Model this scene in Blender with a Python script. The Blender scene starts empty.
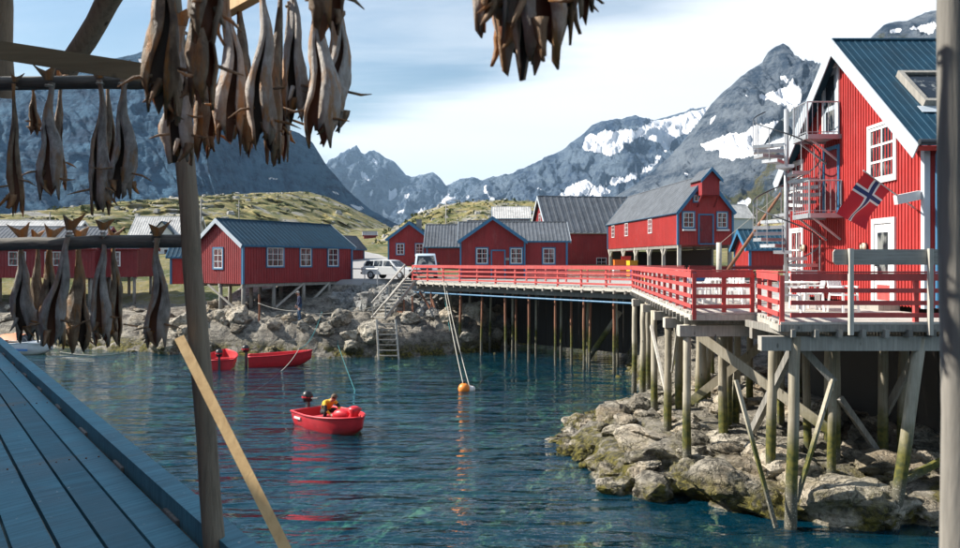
import bpy, bmesh, math, random
import numpy as np
from mathutils import Vector, Matrix, Euler

# ---------------------------------------------------------------- camera, sky, sun, exposure
SC = bpy.context.scene
COL = SC.collection
EYE = 5.6            # eye height above the water (water is z = 0)
F = 750.0            # focal length in photo pixels (960 wide)
HY = 262.0           # horizon row
DECK = EYE - 1.25    # level of the boardwalk
R = math.radians

cd = bpy.data.cameras.new('camera')
cd.sensor_width = 36.0
cd.lens = 36.0 * F / 960.0
cd.shift_y = -(274.0 - HY) / 960.0
cd.clip_start = 0.05
cd.clip_end = 30000
cd.dof.use_dof = True
cd.dof.focus_distance = 22.0
cd.dof.aperture_fstop = 5.6
cam = bpy.data.objects.new('camera', cd)
COL.objects.link(cam)
cam.location = (0, 0, EYE)
cam.rotation_euler = (math.pi / 2, 0, 0)
SC.camera = cam

TOSUN = Vector((-1.0, 0.14, 0.80)).normalized()
world = bpy.data.worlds.new('World')
SC.world = world
world.use_nodes = True
wt = world.node_tree
wt.nodes.clear()
def wn(t, **k):
    n = wt.nodes.new(t)
    for a, b in k.items():
        setattr(n, a, b)
    return n
w_out = wn('ShaderNodeOutputWorld')
w_bg = wn('ShaderNodeBackground')
w_bg.inputs['Strength'].default_value = 0.070
w_sky = wn('ShaderNodeTexSky')
w_sky.sky_type = 'NISHITA'
w_sky.sun_disc = False
w_sky.sun_elevation = math.asin(TOSUN.z)
w_sky.sun_rotation = math.atan2(TOSUN.x, TOSUN.y)
w_sky.air_density = 1.5
w_sky.dust_density = 0.6
w_sky.ozone_density = 3.5
# clouds: streaky noise on a flat layer high overhead
w_tc = wn('ShaderNodeTexCoord')
w_sep = wn('ShaderNodeSeparateXYZ')
wt.links.new(w_tc.outputs['Generated'], w_sep.inputs[0])
def wm(op, a, b=None, c=None, clamp=False):
    n = wn('ShaderNodeMath', operation=op)
    n.use_clamp = clamp
    for i, x in enumerate((a, b, c)):
        if x is None:
            continue
        if isinstance(x, (int, float)):
            n.inputs[i].default_value = x
        else:
            wt.links.new(x, n.inputs[i])
    return n.outputs[0]
zc = wm('MAXIMUM', w_sep.outputs[2], 0.02)
zz = wm('ADD', zc, 0.10)
cx = wm('DIVIDE', w_sep.outputs[0], zz)
cy = wm('DIVIDE', w_sep.outputs[1], zz)
comb = wn('ShaderNodeCombineXYZ')
wt.links.new(cx, comb.inputs[0])
wt.links.new(cy, comb.inputs[1])
def wnoise(scale, rot, sc3, detail, rough, loc=(0, 0, 0)):
    m = wn('ShaderNodeMapping')
    m.inputs['Rotation'].default_value = (0, 0, R(rot))
    m.inputs['Scale'].default_value = sc3
    m.inputs['Location'].default_value = loc
    wt.links.new(comb.outputs[0], m.inputs['Vector'])
    n = wn('ShaderNodeTexNoise')
    n.inputs['Scale'].default_value = scale
    n.inputs['Detail'].default_value = detail
    n.inputs['Roughness'].default_value = rough
    n.inputs['Distortion'].default_value = 0.4
    wt.links.new(m.outputs[0], n.inputs['Vector'])
    return n.outputs['Fac']
nA = wnoise(0.9, 28, (0.45, 1.5, 1), 8, 0.58, (3.1, 0.4, 0))     # streaks
nB = wnoise(0.45, 10, (1, 1, 1), 3, 0.5, (7.0, 2.0, 0))          # patches
# a cloud bank whose edge lies obliquely overhead, with clear streaky sky beyond it
bank = wm('SUBTRACT', wm('ADD', wm('MULTIPLY', cx, 0.68), wm('MULTIPLY', cy, 0.73)), 1.98)
bank = wm('ADD', bank, wm('MULTIPLY', wm('SUBTRACT', nA, 0.5), 1.2))
bank = wm('ADD', bank, wm('MULTIPLY', wm('SUBTRACT', nB, 0.5), 0.8))
mr = wn('ShaderNodeMapRange', interpolation_type='SMOOTHSTEP')
wt.links.new(bank, mr.inputs[0])
mr.inputs[1].default_value = -0.16
mr.inputs[2].default_value = 0.42
thin = wn('ShaderNodeMapRange', interpolation_type='SMOOTHSTEP')
wt.links.new(wm('ADD', wm('MULTIPLY', nA, 0.75), wm('MULTIPLY', nB, 0.35)), thin.inputs[0])
thin.inputs[1].default_value = 0.45
thin.inputs[2].default_value = 0.72
cl = wm('MAXIMUM', mr.outputs[0], wm('MULTIPLY', thin.outputs[0], 0.5))
cl = wm('MULTIPLY', cl, 0.93)
ccol = wn('ShaderNodeMixRGB')
wt.links.new(nA, ccol.inputs[0])
ccol.inputs[1].default_value = (8.2, 9.3, 10.5, 1)
ccol.inputs[2].default_value = (10.3, 10.2, 9.9, 1)
wmix = wn('ShaderNodeMixRGB')
wt.links.new(cl, wmix.inputs[0])
wt.links.new(w_sky.outputs[0], wmix.inputs[1])
wt.links.new(ccol.outputs[0], wmix.inputs[2])
wt.links.new(wmix.outputs[0], w_bg.inputs['Color'])
wt.links.new(w_bg.outputs[0], w_out.inputs['Surface'])

sd = bpy.data.lights.new('sun', 'SUN')
sd.energy = 5.0
sd.angle = R(0.53)
sd.color = (1.0, 0.93, 0.83)
sun = bpy.data.objects.new('sun', sd)
COL.objects.link(sun)
sun.location = (-40, 20, 60)
sun.rotation_euler = (-TOSUN).to_track_quat('-Z', 'Y').to_euler()

SC.view_settings.view_transform = 'Standard'
SC.view_settings.look = 'None'
SC.view_settings.exposure = 0.92
SC.view_settings.gamma = 1.0
SC.view_settings.use_curve_mapping = False
SC.render.engine = 'CYCLES'
SC.cycles.use_denoising = True
SC.cycles.max_bounces = 7
SC.cycles.diffuse_bounces = 3
SC.cycles.glossy_bounces = 3
SC.cycles.transmission_bounces = 4
SC.cycles.transparent_max_bounces = 8
SC.cycles.volume_bounces = 0
SC.cycles.caustics_reflective = False
SC.cycles.caustics_refractive = False
SC.cycles.sample_clamp_indirect = 6.0

# ---------------------------------------------------------------- helpers
rnd = random.Random(7)
def at(px, py, Y):
    return Vector(((px - 480.0) * Y / F, Y, EYE + (HY - py) * Y / F))
def gp(px, py, z=0.0):
    return at(px, py, (EYE - z) * F / (py - HY))

ORG = {}
def tag(o, label=None, cat=None, group=None, kind=None):
    if label: o['label'] = label
    if cat: o['category'] = cat
    if group: o['group'] = group
    if kind: o['kind'] = kind
    return o
def thing(name, label, cat, loc, group=None):
    o = bpy.data.objects.new(name, None)
    o.empty_display_size = 0.2
    COL.objects.link(o)
    o.location = loc
    ORG[o] = Vector(loc)
    return tag(o, label, cat, group)
def link(name, me, parent=None, loc=None, rot=None, scale=None):
    """object from mesh data whose coordinates are relative to loc (world)"""
    o = bpy.data.objects.new(name, me)
    COL.objects.link(o)
    loc = Vector(loc) if loc is not None else (ORG[parent] if parent else Vector((0, 0, 0)))
    ORG[o] = loc
    if parent:
        o.parent = parent
        o.location = loc - ORG[parent]
    else:
        o.location = loc
    if rot is not None: o.rotation_euler = rot
    if scale is not None: o.scale = scale if hasattr(scale, '__len__') else (scale,) * 3
    return o
class MB:
    """collects geometry in world coordinates"""
    def __init__(s):
        s.v = []; s.f = []; s.m = []
    def add(s, vs, fs, mi=0):
        b = len(s.v)
        s.v += [tuple(p) for p in vs]
        s.f += [tuple(i + b for i in f) for f in fs]
        s.m += [mi] * len(fs)
        return s
    def fbox(s, f, a0, a1, b0, b1, c0, c1, mi=0):
        vs = [f(a, b, c) for a in (a0, a1) for b in (b0, b1) for c in (c0, c1)]
        return s.add(vs, [(0, 1, 3, 2), (4, 6, 7, 5), (0, 4, 5, 1), (2, 3, 7, 6), (0, 2, 6, 4), (1, 5, 7, 3)], mi)
    def box(s, c, sz, rz=0.0, mi=0):
        ca, sa = math.cos(rz), math.sin(rz)
        f = lambda a, b, d: (c[0] + a * ca - b * sa, c[1] + a * sa + b * ca, c[2] + d)
        x, y, z = sz[0] / 2, sz[1] / 2, sz[2] / 2
        return s.fbox(f, -x, x, -y, y, -z, z, mi)
    def bar(s, p0, p1, w, h, up=(0, 0, 1), mi=0):
        p0, p1 = Vector(p0), Vector(p1)
        d = p1 - p0; L = d.length; d.normalize()
        sd_ = d.cross(Vector(up))
        if sd_.length < 1e-4: sd_ = d.cross(Vector((1, 0, 0)))
        sd_.normalize(); u = sd_.cross(d)
        f = lambda a, b, c: p0 + d * a + sd_ * b + u * c
        return s.fbox(f, 0, L, -w / 2, w / 2, -h / 2, h / 2, mi)
    def tube(s, pts, rad, n=8, cap=True, mi=0, wob=0.0, seed=0):
        pts = [Vector(p) for p in pts]
        if not hasattr(rad, '__len__'): rad = [rad] * len(pts)
        rr = random.Random(seed)
        ref = Vector((0, 0, 1))
        d0 = (pts[-1] - pts[0]).normalized()
        if abs(d0.z) > 0.9: ref = Vector((1, 0, 0))
        rings = []; vs = []
        for i, p in enumerate(pts):
            d = (pts[min(i + 1, len(pts) - 1)] - pts[max(i - 1, 0)])
            if d.length < 1e-6: d = d0.copy()
            d.normalize()
            a = d.cross(ref)
            if a.length < 1e-3: a = d.cross(Vector((0, 1, 0)))
            a.normalize(); b = a.cross(d)
            for j in range(n):
                t = 2 * math.pi * j / n
                r = rad[i] * (1 + wob * rr.uniform(-1, 1))
                vs.append(p + a * math.cos(t) * r + b * math.sin(t) * r)
        fs = []
        for i in range(len(pts) - 1):
            for j in range(n):
                k = (j + 1) % n
                fs.append((i * n + j, i * n + k, (i + 1) * n + k, (i + 1) * n + j))
        if cap:
            fs.append(tuple(range(n))[::-1])
            fs.append(tuple(range((len(pts) - 1) * n, len(pts) * n)))
        return s.add(vs, fs, mi)
    def mesh(s, name, mats, org=(0, 0, 0), smooth=False, recalc=True):
        me = bpy.data.meshes.new(name)
        o = Vector(org)
        me.from_pydata([(p[0] - o.x, p[1] - o.y, p[2] - o.z) for p in s.v], [], s.f)
        if not isinstance(mats, (list, tuple)): mats = [mats]
        for m in mats: me.materials.append(m)
        if len(mats) > 1: me.polygons.foreach_set('material_index', s.m)
        if recalc:
            bm = bmesh.new(); bm.from_mesh(me)
            bmesh.ops.recalc_face_normals(bm, faces=bm.faces)
            bm.to_mesh(me); bm.free()
        if smooth: me.polygons.foreach_set('use_smooth', [True] * len(me.polygons))
        me.update()
        return me
    def build(s, name, mats, parent=None, loc=None, smooth=False, kind=None, recalc=True):
        if loc is None:
            loc = ORG[parent] if parent else Vector(s.v[0])
        o = link(name, s.mesh(name, mats, loc, smooth, recalc), parent, loc)
        if kind: o['kind'] = kind
        return o
def smooth_angle(me, deg=40):
    me.polygons.foreach_set('use_smooth', [True] * len(me.polygons))
    try:
        me.set_sharp_from_angle(angle=R(deg))
    except Exception:
        pass

# numpy gradient noise
_rs = np.random.RandomState(11)
_P = _rs.permutation(256); _P = np.concatenate([_P, _P, _P])
_G = _rs.uniform(-1, 1, (256, 2)); _G /= np.linalg.norm(_G, axis=1)[:, None]
def pn(x, y):
    xi = np.floor(x).astype(int); yi = np.floor(y).astype(int)
    xf = x - xi; yf = y - yi
    u = xf * xf * xf * (xf * (xf * 6 - 15) + 10); v = yf * yf * yf * (yf * (yf * 6 - 15) + 10)
    def g(ix, iy, dx, dy):
        h = _P[_P[ix & 255] + (iy & 255)]
        return _G[h, 0] * dx + _G[h, 1] * dy
    a = g(xi, yi, xf, yf); b = g(xi + 1, yi, xf - 1, yf)
    c = g(xi, yi + 1, xf, yf - 1); d = g(xi + 1, yi + 1, xf - 1, yf - 1)
    return (a + u * (b - a)) * (1 - v) + (c + u * (d - c)) * v
def fbm(x, y, o=5, g=0.5, l=2.03):
    s = 0; a = 1.0; t = 0
    for i in range(o):
        s = s + a * pn(x + 17.3 * i, y - 9.1 * i); t += a; a *= g; x = x * l; y = y * l
    return s / t * 1.6
def ridged(x, y, o=5, g=0.55, l=2.07):
    s = 0; a = 1.0; t = 0
    for i in range(o):
        s = s + a * (1 - np.abs(pn(x + 31.7 * i, y + 5.3 * i)) * 2.2); t += a; a *= g; x = x * l; y = y * l
    return s / t
def sstep(a, b, x):
    t = np.clip((x - a) / (b - a), 0, 1)
    return t * t * (3 - 2 * t)

# ---------------------------------------------------------------- materials
class NT:
    def __init__(s, name):
        s.m = bpy.data.materials.new(name); s.m.use_nodes = True
        s.t = s.m.node_tree; s.t.nodes.clear()
        s.out = s.n('ShaderNodeOutputMaterial')
    def n(s, t, **k):
        x = s.t.nodes.new(t)
        for a, b in k.items(): setattr(x, a, b)
        return x
    def L(s, a, b): s.t.links.new(a, b)
    def inp(s, sock, v):
        if v is None: return
        if isinstance(v, bpy.types.NodeSocket): s.L(v, sock)
        elif isinstance(v, (tuple, list)) and len(v) == 3 and sock.type == 'RGBA': sock.default_value = (*v, 1)
        else: sock.default_value = v
    def math(s, op, a, b=None, c=None, clamp=False):
        x = s.n('ShaderNodeMath', operation=op); x.use_clamp = clamp
        for i, q in enumerate((a, b, c)): s.inp(x.inputs[i], q)
        return x.outputs[0]
    def coord(s, world=False):
        if world:
            return s.n('ShaderNodeNewGeometry').outputs['Position']
        return s.n('ShaderNodeTexCoord').outputs['Object']
    def map(s, vec, scale=(1, 1, 1), rot=(0, 0, 0), loc=(0, 0, 0)):
        x = s.n('ShaderNodeMapping'); s.L(vec, x.inputs[0])
        x.inputs['Scale'].default_value = scale; x.inputs['Rotation'].default_value = rot
        x.inputs['Location'].default_value = loc
        return x.outputs[0]
    def noise(s, vec, scale, detail=4, rough=0.55, dist=0.0):
        x = s.n('ShaderNodeTexNoise'); s.L(vec, x.inputs['Vector'])
        x.inputs['Scale'].default_value = scale; x.inputs['Detail'].default_value = detail
        x.inputs['Roughness'].default_value = rough; x.inputs['Distortion'].default_value = dist
        return x.outputs['Fac']
    def vor(s, vec, scale, feat='F1', out='Distance'):
        x = s.n('ShaderNodeTexVoronoi', feature=feat); s.L(vec, x.inputs['Vector'])
        x.inputs['Scale'].default_value = scale
        return x.outputs[out]
    def ss(s, v, a, b, lo=0.0, hi=1.0):
        x = s.n('ShaderNodeMapRange', interpolation_type='SMOOTHSTEP'); s.inp(x.inputs[0], v)
        x.inputs[1].default_value = a; x.inputs[2].default_value = b
        x.inputs[3].default_value = lo; x.inputs[4].default_value = hi
        return x.outputs[0]
    def mix(s, f, a, b, mode='MIX'):
        x = s.n('ShaderNodeMixRGB', blend_type=mode)
        s.inp(x.inputs[0], f); s.inp(x.inputs[1], a); s.inp(x.inputs[2], b)
        return x.outputs[0]
    def bump(s, h, strength=0.3, dist=0.02, nrm=None):
        x = s.n('ShaderNodeBump'); s.inp(x.inputs['Height'], h)
        x.inputs['Strength'].default_value = strength; x.inputs['Distance'].default_value = dist
        if nrm is not None: s.L(nrm, x.inputs['Normal'])
        return x.outputs[0]
    def attr(s, name):
        x = s.n('ShaderNodeAttribute'); x.attribute_name = name
        return x.outputs['Fac']
    def objrand(s): return s.n('ShaderNodeObjectInfo').outputs['Random']
    def sep(s, v):
        x = s.n('ShaderNodeSeparateXYZ'); s.L(v, x.inputs[0]); return x.outputs
    def pbr(s, col, rough=0.7, normal=None, spec=None, metal=0.0, **k):
        b = s.n('ShaderNodeBsdfPrincipled')
        s.inp(b.inputs['Base Color'], col); s.inp(b.inputs['Roughness'], rough)
        if normal is not None: s.L(normal, b.inputs['Normal'])
        if spec is not None: s.inp(b.inputs['Specular IOR Level'], spec)
        b.inputs['Metallic'].default_value = metal
        for a, v in k.items(): s.inp(b.inputs[a.replace('_', ' ')], v)
        s.L(b.outputs[0], s.out.inputs['Surface'])
        return s.m

def m_paint(name, c, var=0.25, rough=0.6, dirt=(0.12, 0.10, 0.09), wear=0.25, streak=True):
    """weathered paint: vertical streaks, blotches, per-object shift"""
    t = NT(name); p = t.coord(True)
    st = t.noise(t.map(p, (6, 6, 0.7)), 1.6, 5, 0.6)
    bl = t.noise(p, 0.7, 4, 0.55)
    f = t.noise(p, 14, 3, 0.6)
    k = t.math('ADD', t.math('MULTIPLY', st, 0.55), t.math('MULTIPLY', bl, 0.45))
    lo = tuple(x * (1 - var) for x in c); hi = tuple(min(1, x * (1 + var)) for x in c)
    col = t.mix(t.ss(k, 0.3, 0.7), lo, hi)
    bo = t.noise(t.map(p, (9, 9, 0.06)), 1.5, 2, 0.5)
    col = t.mix(t.ss(bo, 0.35, 0.65, 0, 0.45), col, lo)
    col = t.mix(t.ss(t.noise(t.map(p, (2, 2, .8)), 1.1, 5, 0.65), 0.5, 0.75, 0, 0.35), col, tuple(min(1, x * 0.8 + 0.08) for x in c))
    col = t.mix(t.math('MULTIPLY', t.ss(t.math('ADD', t.math('MULTIPLY', f, 0.4), t.math('MULTIPLY', st, 0.6)), 0.56, 0.75), wear), col, dirt)
    return t.pbr(col, t.ss(f, 0.2, 0.8, rough - 0.1, rough + 0.12), t.bump(f, 0.15, 0.01))
def m_wood(name, c1, c2, sc=1.0, axis=2, rough=0.8, bump=0.35, tide=False, world=True):
    """grain stretched along an axis; tide: green weed and pale barnacles near the water"""
    t = NT(name); p = t.coord(world)
    s = [14 * sc] * 3; s[axis] = 0.8 * sc
    g = t.noise(t.map(p, tuple(s)), 1.6, 6, 0.65, 0.3)
    b = t.noise(p, 1.3 * sc, 4, 0.6)
    k = t.math('ADD', t.math('MULTIPLY', g, 0.65), t.math('MULTIPLY', b, 0.4))
    k = t.math('ADD', k, t.math('MULTIPLY', t.math('SUBTRACT', t.objrand(), 0.5), 0.22))
    col = t.mix(t.ss(k, 0.32, 0.72), c1, c2)
    kn = t.ss(t.vor(t.map(p, (3 * sc, 3 * sc, 1.2 * sc)), 1.3), 0.05, 0.12)
    col = t.mix(kn, tuple(x * 0.45 for x in c1), col)
    if tide:
        z = t.sep(t.coord(True))[2]
        zz_ = t.math('ADD', z, t.math('MULTIPLY', t.math('SUBTRACT', t.noise(p, 1.7, 4), 0.5), 1.1))
        n2 = t.noise(p, 9, 4)
        weed = t.mix(t.ss(n2, 0.35, 0.65), (0.045, 0.055, 0.012), (0.13, 0.12, 0.02))
        col = t.mix(t.ss(zz_, 2.3, 1.5), col, weed)
        barn = t.mix(t.ss(t.vor(p, 22), 0.1, 0.4), (0.36, 0.34, 0.28), (0.10, 0.095, 0.07))
        col = t.mix(t.ss(zz_, 1.15, 0.75), col, barn)
    return t.pbr(col, rough, t.bump(t.math('ADD', g, t.math('MULTIPLY', b, 0.5)), bump, 0.02))
def m_plain(name, c, rough=0.5, metal=0.0, var=0.12, spec=None, sc=5.0):
    t = NT(name); p = t.coord(True)
    n = t.noise(p, sc, 5, 0.6)
    col = t.mix(n, tuple(x * (1 - var) for x in c), tuple(min(1, x * (1 + var)) for x in c))
    return t.pbr(col, t.ss(n, 0.2, 0.8, max(0.02, rough - 0.08), rough + 0.08), None, spec, metal)
def m_roof(name, c, lich=0.25, rough=0.45):
    t = NT(name); p = t.coord(True)
    n = t.noise(p, 0.8, 5, 0.6); f = t.noise(p, 5, 5, 0.7)
    pl = t.noise(t.map(p, (3.2, 3.2, 0.5)), 1.0, 3, 0.5)
    col = t.mix(t.ss(t.math('ADD', t.math('MULTIPLY', n, .5), t.math('MULTIPLY', pl, .5)), 0.3, 0.7), tuple(x * 0.75 for x in c), tuple(x * 1.3 for x in c))
    col = t.mix(t.math('MULTIPLY', t.ss(f, 0.62, 0.74), lich), col, (0.30, 0.31, 0.29))
    return t.pbr(col, t.ss(f, 0.2, 0.8, rough - 0.08, rough + 0.15), t.bump(f, 0.1, 0.01), 0.25)

M = {}
M['red'] = m_paint('red_paint', (0.40, 0.030, 0.027), 0.22, 0.62, (0.17, 0.04, 0.035), 0.6)
M['red2'] = m_paint('red_paint_old', (0.27, 0.019, 0.022), 0.28, 0.68, (0.10, 0.025, 0.025), 0.65)
M['dark_red'] = m_paint('dark_red_paint', (0.20, 0.014, 0.017), 0.22, 0.68, (0.08, 0.03, 0.03), 0.45)
M['rail'] = m_paint('railing_paint', (0.52, 0.075, 0.068), 0.18, 0.6, (0.30, 0.20, 0.17), 0.35)
M['white'] = m_paint('white_paint', (0.68, 0.69, 0.69), 0.06, 0.5, (0.45, 0.43, 0.40), 0.25)
M['pale'] = m_paint('pale_blue_white_paint', (0.45, 0.51, 0.56), 0.10, 0.5, (0.35, 0.36, 0.36), 0.3)
M['blue'] = m_paint('blue_trim_paint', (0.035, 0.16, 0.30), 0.15, 0.5, (0.05, 0.09, 0.13), 0.3)
M['roof_teal'] = m_roof('blue_grey_sheet_roof', (0.009, 0.042, 0.072), 0.3, 0.55)
M['roof_grey'] = m_roof('grey_sheet_roof', (0.10, 0.112, 0.128), 0.2, 0.6)
M['roof_pale'] = m_roof('pale_sheet_roof', (0.50, 0.49, 0.47), 0.2, 0.6)
M['glass'] = None
def m_glass():
    t = NT('window_glass'); p = t.coord(True)
    n = t.noise(t.map(p, (2.2, 2.2, 0.9)), 1.4, 3, 0.5)
    col = t.mix(t.ss(n, 0.5, 0.62), (0.015, 0.02, 0.026), (0.22, 0.23, 0.22))
    return t.pbr(col, 0.06, None, 0.6)
M['glass'] = m_glass()
M['grey_wood'] = m_wood('weathered_grey_wood', (0.15, 0.145, 0.13), (0.36, 0.34, 0.30))
M['grey_wood_x'] = m_wood('weathered_grey_wood_lengthwise', (0.16, 0.155, 0.14), (0.38, 0.36, 0.32), 1, 0)
M['pale_wood'] = m_wood('pale_sunbleached_wood', (0.34, 0.32, 0.28), (0.58, 0.55, 0.48))
M['fresh_wood'] = m_wood('fresh_pine_wood', (0.46, 0.27, 0.10), (0.70, 0.48, 0.22), 1.2, 2, 0.6, 0.15, world=False)
M['olive_wood'] = m_wood('olive_brown_board', (0.17, 0.135, 0.075), (0.26, 0.21, 0.12), 1, 0, 0.7, 0.2)
M['pile'] = m_wood('tidal_pile_wood', (0.24, 0.21, 0.15), (0.46, 0.42, 0.33), 1, 2, 0.85, 0.4, True)
M['rust_pile'] = m_wood('rusty_brown_pile', (0.16, 0.065, 0.035), (0.30, 0.14, 0.08), 1, 2, 0.85, 0.4, True)
M['rust'] = m_plain('rusty_steel', (0.22, 0.09, 0.045), 0.7, 0.2, 0.4)
M['log'] = m_wood('bark_stripped_log', (0.085, 0.07, 0.05), (0.26, 0.21, 0.15), 1.6, 2, 0.8, 0.5)
M['log_x'] = m_wood('bark_stripped_log_lying', (0.085, 0.085, 0.075), (0.27, 0.26, 0.23), 1.6, 0, 0.8, 0.5)
M['deck'] = m_wood('boardwalk_deck_wood', (0.36, 0.345, 0.31), (0.56, 0.54, 0.49), 0.8, 1)
M['steel'] = m_plain('galvanised_steel', (0.42, 0.44, 0.46), 0.45, 0.5, 0.15)
M['dark_steel'] = m_plain('dark_steel', (0.07, 0.08, 0.09), 0.45, 0.6)
M['black'] = m_plain('black_plastic', (0.015, 0.016, 0.018), 0.4)
M['plastic_white'] = m_plain('white_plastic', (0.80, 0.80, 0.78), 0.35, 0, 0.04)
M['boat_red'] = m_plain('red_polyethylene', (0.58, 0.020, 0.032), 0.42, 0, 0.3)
M['boat_red_in'] = m_plain('red_polyethylene_scuffed', (0.52, 0.03, 0.035), 0.55, 0, 0.2)
M['boat_white'] = m_plain('white_gelcoat', (0.72, 0.75, 0.76), 0.25, 0, 0.06)
M['boat_blue'] = m_plain('blue_gelcoat', (0.03, 0.16, 0.40), 0.3, 0, 0.1)
M['orange'] = m_plain('orange_tarp', (0.62, 0.22, 0.10), 0.6, 0, 0.2)
M['buoy'] = m_plain('orange_buoy_plastic', (0.80, 0.24, 0.03), 0.4, 0, 0.15)
M['rope'] = m_plain('pale_rope', (0.40, 0.385, 0.33), 0.9)
M['rope_teal'] = m_plain('teal_rope', (0.03, 0.19, 0.20), 0.85)
M['yellow'] = m_plain('yellow_cloth', (0.72, 0.42, 0.03), 0.8)
M['blackcloth'] = m_plain('black_cloth', (0.02, 0.022, 0.026), 0.85)
M['greycloth'] = m_plain('grey_cloth', (0.35, 0.35, 0.33), 0.85)
M['navy'] = m_plain('navy_cloth', (0.015, 0.022, 0.06), 0.85)
M['jeans'] = m_plain('blue_cloth', (0.04, 0.09, 0.16), 0.85)
M['skin'] = m_plain('skin', (0.50, 0.27, 0.18), 0.55, 0, 0.08)
M['hair'] = m_plain('brown_hair', (0.11, 0.07, 0.04), 0.7)
M['car_white'] = m_plain('white_car_paint', (0.70, 0.71, 0.70), 0.22, 0, 0.03)
M['van_pale'] = m_plain('pale_blue_van_paint', (0.50, 0.60, 0.68), 0.25, 0, 0.03)
M['lamp_red'] = m_plain('red_lamp_glass', (0.45, 0.02, 0.02), 0.2)
M['tyre'] = m_plain('tyre_rubber', (0.02, 0.02, 0.021), 0.85)
M['crate_blue'] = m_plain('blue_plastic', (0.03, 0.10, 0.42), 0.45)
M['crate_yellow'] = m_plain('yellow_plastic', (0.75, 0.40, 0.02), 0.45)
M['crate_red'] = m_plain('red_plastic', (0.55, 0.04, 0.03), 0.45)
M['crate_orange'] = m_plain('orange_plastic', (0.75, 0.18, 0.02), 0.45)
M['flag_red'] = m_plain('flag_red', (0.56, 0.012, 0.03), 0.75)
M['flag_white'] = m_plain('flag_white', (0.75, 0.76, 0.78), 0.75)
M['flag_blue'] = m_plain('flag_blue', (0.012, 0.028, 0.13), 0.75)
M['concrete'] = m_plain('grey_concrete', (0.33, 0.32, 0.30), 0.85, 0, 0.25)
M['lamp_glass'] = m_plain('lamp_globe', (0.75, 0.68, 0.50), 0.3)
M['shade_dark'] = m_plain('shade_dark_planking', (0.045, 0.04, 0.034), 0.85, 0, 0.3)  # dark tone stands in for the shade under floors and decks
M['net'] = m_plain('green_netting', (0.03, 0.10, 0.05), 0.9)

def m_rock(name, c1, c2, tidal=True, moss=0.35):
    t = NT(name); p = t.coord(True)
    a = t.noise(p, 0.6, 6, 0.6); b = t.noise(p, 3.2, 8, 0.68); c = t.noise(p, 16, 5, 0.7)
    lay = t.noise(t.map(p, (0.5, 0.5, 5.0), (0.25, 0.15, 0)), 1.3, 5, 0.6, 0.5)
    k = t.math('ADD', t.math('MULTIPLY', b, 0.5), t.math('ADD', t.math('MULTIPLY', lay, 0.3), t.math('MULTIPLY', c, 0.25)))
    k = t.math('ADD', k, t.math('MULTIPLY', t.math('SUBTRACT', t.objrand(), 0.5), 0.15))
    col = t.mix(t.ss(k, 0.36, 0.68), c1, c2)
    col = t.mix(t.ss(a, 0.45, 0.7, 0, 0.4), col, tuple(x * y for x, y in zip(c2, (0.95, 0.78, 0.6))))
    crack = t.ss(t.vor(t.map(p, (1, 1, 1.6)), 1.4, 'DISTANCE_TO_EDGE'), 0.0, 0.05)
    crack2 = t.ss(t.math('ABSOLUTE', t.math('SUBTRACT', t.noise(p, 1.8, 5, 0.6, 0.6), 0.5)), 0.0, 0.03)
    col = t.mix(t.math('MULTIPLY', t.math('SUBTRACT', 1.0, crack2), 0.6), col, tuple(x * 0.35 for x in c1))
    if tidal:
        z = t.sep(p)[2]
        zz_ = t.math('ADD', z, t.math('MULTIPLY', t.math('SUBTRACT', t.noise(p, 0.9, 5), 0.5), 1.9))
        weed = t.mix(t.ss(t.noise(p, 7, 5), 0.35, 0.65), (0.022, 0.022, 0.006), (0.15, 0.13, 0.022))
        wf = t.math('MULTIPLY', t.ss(zz_, 1.1, 0.35), t.ss(t.noise(p, 0.9, 5, 0.65), 0.40, 0.54))
        col = t.mix(wf, col, weed)
        sub = t.mix(t.ss(t.noise(p, 1.4, 6, 0.65), 0.38, 0.62), (0.035, 0.052, 0.012), (0.30, 0.30, 0.13))
        col = t.mix(t.ss(z, 0.04, -0.18), col, sub)
    h = t.math('ADD', t.math('MULTIPLY', b, 1.0), t.math('ADD', t.math('MULTIPLY', c, 0.35), t.math('MULTIPLY', lay, 0.6)))
    h = t.math('ADD', h, t.math('MULTIPLY', crack2, 0.3))
    return t.pbr(col, t.ss(c, 0.2, 0.8, 0.7, 0.95), t.bump(h, 0.85, 0.2), 0.3)
M['rock'] = m_rock('shore_rock', (0.095, 0.087, 0.068), (0.56, 0.51, 0.415))
M['boulder'] = m_rock('quarried_boulder', (0.13, 0.135, 0.135), (0.38, 0.38, 0.36), False)

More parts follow.
